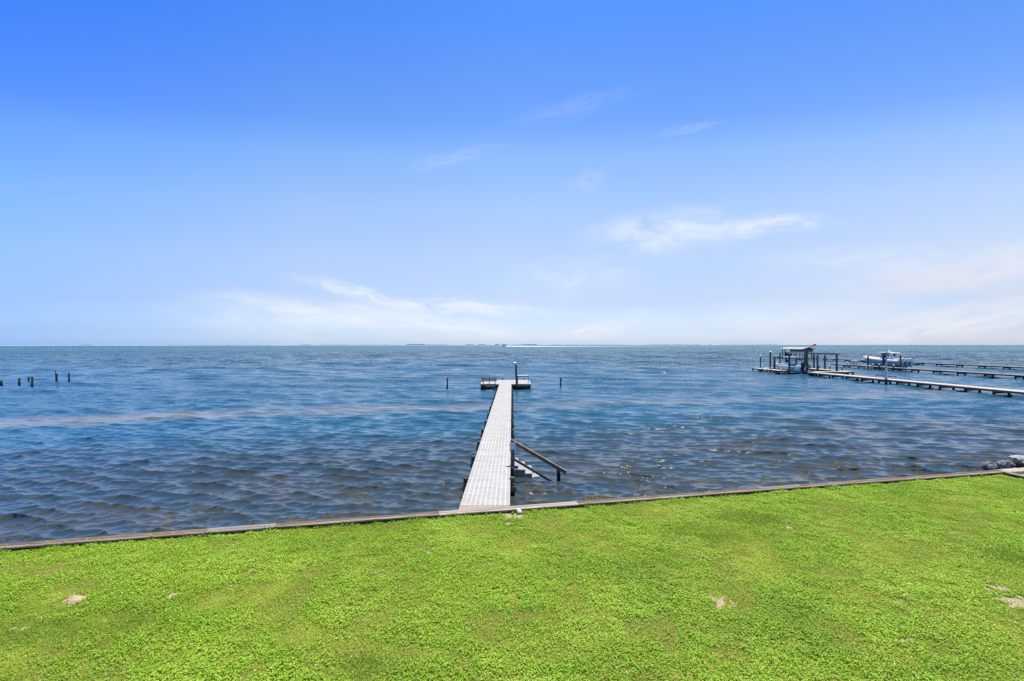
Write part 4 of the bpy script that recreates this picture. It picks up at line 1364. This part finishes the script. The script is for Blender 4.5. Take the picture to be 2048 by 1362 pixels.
def build_light_pole():
    Y = 62.3
    root = thing('light_pole', 'grey light pole with a thicker lower sleeve rising from the pale pier', 'pole', (X_at(1772, Y), Y, 0))
    MB().tube([(0, 0, -1.4), (0, 0, DECK + 0.06)], 0.17, 12).build('base_pile', 'pile', root, smooth=True)
    MB().tube([(0, 0, DECK + 0.06), (0.02, 0, Z_at(738, Y))], [0.17, 0.165], 14).build('sleeve', 'pvc', root, smooth=True)
    MB().tube([(0.02, 0, Z_at(738, Y)), (0.09, 0, Z_at(699.6, Y))], [0.085, 0.075], 12).build('shaft', 'steel_pole', root, smooth=True)
    MB().box((-0.30, 0, Z_at(733, Y)), (0.45, 0.10, 0.10)).build('bracket', 'pvc', root)


build_light_pole()


def build_low_rail():
    root = thing('dock_rail', 'low dark rail lying along the far side of the pale pier by the light pole', 'rail', (53.15, 62.5, DECK))
    MB().tube([(0, 0.4, 0.30), (0, 4.0, 0.34)], 0.06, 8).build('rail_bar', 'black', root)
    for y in (0.5, 2.2, 3.9):
        MB().tube([(0, y, 0.0), (0, y, 0.31)], 0.03, 6).build('rail_foot', 'black', root)


build_low_rail()


# thin flagless pole at the outer corner of the finger dock
rootp = thing('thin_pole', 'very thin bare pole at the outermost corner of the left finger dock', 'pole', (49.5, 93.4, 0.0))
MB().tube([(0, 0, DECK), (0, 0, 3.2), (-0.05, 0, 5.75)], [0.035, 0.03, 0.018], 6).build('pole_shaft', 'steel_pole', rootp)


# ------------------------------------------------------------------ boathouse on the farthest pier
def build_boathouse():
    y0, y1 = 164.0, 176.4
    xc = 106.5
    root = thing('boathouse', 'open boathouse with grey gable roof at the end of the farthest pier', 'boathouse', (xc, y0, 0))
    L = y1 - y0
    ze, zr = 3.78, 4.34
    hw = 1.95
    MB().prism([(-hw - 0.40, ze - 0.15), (0, zr), (hw + 0.40, ze - 0.15), (hw + 0.40, ze), (0, zr + 0.15), (-hw - 0.40, ze)], 1, -0.7, L + 0.5).build('roof', 'roof', root)
    MB().prism([(-hw, 2.75), (hw, 2.75), (hw, ze - 0.02), (0, zr - 0.10), (-hw, ze - 0.02)], 1, 0.0, 0.10).build('gable_wall', 'boathouse_wall', root)
    MB().box((-hw + 0.05, 3.6, 3.16), (0.10, 7.0, 0.84)).build('side_wall', 'boathouse_wall', root)
    MB().box((hw - 0.05, 3.6, 3.16), (0.10, 7.0, 0.84)).build('side_wall', 'boathouse_wall', root)
    MB().box((0.05, -0.03, 3.55), (0.6, 0.06, 0.5)).build('louvre', 'black', root)
    MB().box((0, L / 2, 0.615), (2 * hw + 0.4, L, 0.07)).build('deck', 'plank_dark', root)
    for sx in (-1, 1):
        MB().box((sx * (hw + 0.12), L / 2, 0.46), (0.10, L, 0.22)).build('stringer', 'face', root)
    p = None
    for yy in (0.3, 3.6, 7.1, 10.6, L - 0.3):
        for sx in (-1, 1):
            pos = (sx * (hw - 0.22), yy, 0)
            if p is None: p = MB().tube([(0, 0, -1.5), (0, 0, 3.7)], 0.15, 10).build('post', 'pile', root, pos, smooth=True)
            else: link_copy(p, pos, root)
    MB().box((-1.1, 10.4, 1.6), (0.9, 1.1, 1.9)).build('locker', 'black', root)
    MB().box((0, 0, 0), (0.10, L - 7.4, 0.12)).build('railing', 'beam_pale', root, (-hw - 0.12, 7.3 + (L - 7.4) / 2, 1.15))


build_boathouse()


def build_windsock():
    Y = 160.5
    x = X_at(1629.8, Y)
    root = thing('windsock', 'red windsock flying from a thin pole beside the boathouse roof', 'windsock', (x, Y, 0))
    zt = Z_at(690.0, Y)
    MB().tube([(0, 0, 0.6), (0, 0, zt + 0.1)], [0.05, 0.03], 6).build('pole', 'steel_pole', root)
    pts = [(0.30, 0.0, zt + 0.06), (-0.15, 0.05, zt + 0.02), (-0.6, 0.08, zt - 0.18), (-0.95, 0.10, zt - 0.42), (-1.30, 0.1, zt - 0.60)]
    MB().tube(pts, [0.27, 0.29, 0.24, 0.20, 0.15], 12).build('sock', 'red', root, smooth=True)


build_windsock()


# ------------------------------------------------------------------ far motorboat, wake, markers, far shore
def build_far_boat():
    Y = 1330.0
    root = thing('motorboat', 'distant white motorboat speeding left with a long wake', 'boat', (X_at(1013, Y), Y, -0.2), R(90))
    L, B = 17.0, 4.4
    mb, rings = hull_mesh(L, B, 1.7, 3.2, deadrise=0.6)
    mb.build('hull', 'white', root, smooth=True)
    MB().prism([(4.0, 1.2), (12.0, 1.6), (10.5, 3.6), (8.8, 5.0), (4.5, 5.0), (4.0, 3.2)], 0, -1.6, 1.6).build('cabin', 'white', root, bevel=0.1)
    MB().prism([(5.0, 3.6), (9.7, 3.6), (8.8, 4.7), (5.0, 4.7)], 0, -1.63, 1.63).build('window', 'glass', root)
    MB().tube([(0, 6, 5), (0, 5.6, 8.0)], 0.12, 6).build('mast', 'alu', root)
    # wake: a low ridge of foam on the water
    n = 160
    vs, fs = [], []
    r = random.Random(3)
    for i in range(n):
        t = i / (n - 1)
        px = 1001 + 430 * t ** 1.6
        yy = Y + 2 + 10 * t
        h = 2.2 * (1 - t) ** 2.0 + 0.30 - 0.18 * min(1, t * 2) + r.uniform(-0.08, 0.08) * (1 - t)
        wd = 4.0 + 6 * t
        x = X_at(px, yy)
        vs += [(x, yy - wd / 2, 0.05), (x, yy - wd / 4, h * (0.75 + r.uniform(-.2, .2))), (x, yy, h), (x, yy + wd / 2, 0.05)]
    for i in range(n - 1):
        for k in range(3):
            fs.append((i * 4 + k, i * 4 + k + 1, i * 4 + k + 5, i * 4 + k + 4))
    o = MB().add(vs, fs).build('wake', 'foam', None, smooth=True)
    tag(o, 'long thin line of white foam trailing behind the distant motorboat', 'wake', kind='stuff')


build_far_boat()
for i, (px, Y, h, lab) in enumerate(((1420.5, 1250, 4.6, 'thin dark channel marker post on the horizon left of the boat docks'),)):
    root = thing('channel_marker', lab, 'marker', (X_at(px, Y), Y, 0))
    MB().tube([(0, 0, -2), (0, 0, h)], 0.45, 8).build('marker_post', 'pile', root)
    MB().box((0, -0.5, h + 0.3), (2.0, 0.15, 1.8)).build('marker_board', 'black', root)


def build_far_shore():
    Y = 5200.0
    n = 900
    xs = np.linspace(-1.35, 1.35, n) * Y
    px = 1024 + F * xs / Y
    land = np.clip(1.0 - np.clip((px - 1500) / 700, 0, 1) * 0.7, 0, 1)
    hb = (3.2 + 2.4 * fbm(xs / 300.0, xs * 0 + 0.5, 101, 3)) * (0.55 + 0.45 * land)
    vs = np.concatenate([np.stack([xs, np.full(n, Y), np.full(n, -1.0)], -1), np.stack([xs, np.full(n, Y + 60), hb], -1),
                         np.stack([xs, np.full(n, Y + 900), hb * 0.9], -1)], 0)
    me = mesh_from_arrays('far_shore', vs, quads=grid_faces(3, n)[:, ::-1])
    m = mottled('far_sand', (0.26, 0.31, 0.29), (0.40, 0.42, 0.38), 0.002, 0.95, bump=0)
    me.materials.append(m)
    o = bpy.data.objects.new('far_shore', me); COL.objects.link(o); tag(o, kind='structure')
    # wooded patches: crowns of many leaf-clump faces
    r = np.random.default_rng(8)
    patches = [(812, 852, 15), (852, 895, 6), (930, 950, 10), (955, 972, 11), (990, 998, 15), (1002, 1016, 13), (1043, 1074, 14), (1020, 1042, 5),
               (600, 625, 7), (640, 700, 5), (160, 185, 7), (700, 800, 4), (1290, 1340, 5), (1340, 1400, 6), (1100, 1250, 3), (330, 520, 3), (1440, 1560, 3)]
    co, tr = [], []
    for a, b, h in patches:
        cnt = int((b - a) * (5 + h * 1.2))
        for _ in range(cnt):
            p = r.uniform(a, b); e = min(p - a, b - p) / (b - a) * 2
            yy = Y + r.uniform(80, 300)
            top = 3 + 0.72 * h * (0.55 + 0.45 * min(1, e * 2.5)) * r.uniform(0.6, 1.0)
            x, z = (p - 1024) * yy / F, r.uniform(2, top)
            s = r.uniform(2.5, 5.5)
            k = len(co)
            for q in range(3):
                an = r.uniform(0, 6.283)
                co.append((x + s * 1.6 * math.cos(an), yy + r.uniform(-s, s), z + s * 0.8 * math.sin(an)))
            tr.append((k, k + 1, k + 2))
    me = mesh_from_arrays('far_wood', np.array(co), tris=np.array(tr))
    me.materials.append(mottled('hazed_foliage', (0.09, 0.15, 0.15), (0.14, 0.20, 0.19), 0.02, 0.95, bump=0))  # distance haze is mixed into this lighter blue-green
    o = bpy.data.objects.new('far_wood', me); COL.objects.link(o)
    tag(o, 'low woods along the far shore on the horizon', 'woods', kind='stuff')


build_far_shore()
print('objects', len(SC.objects))
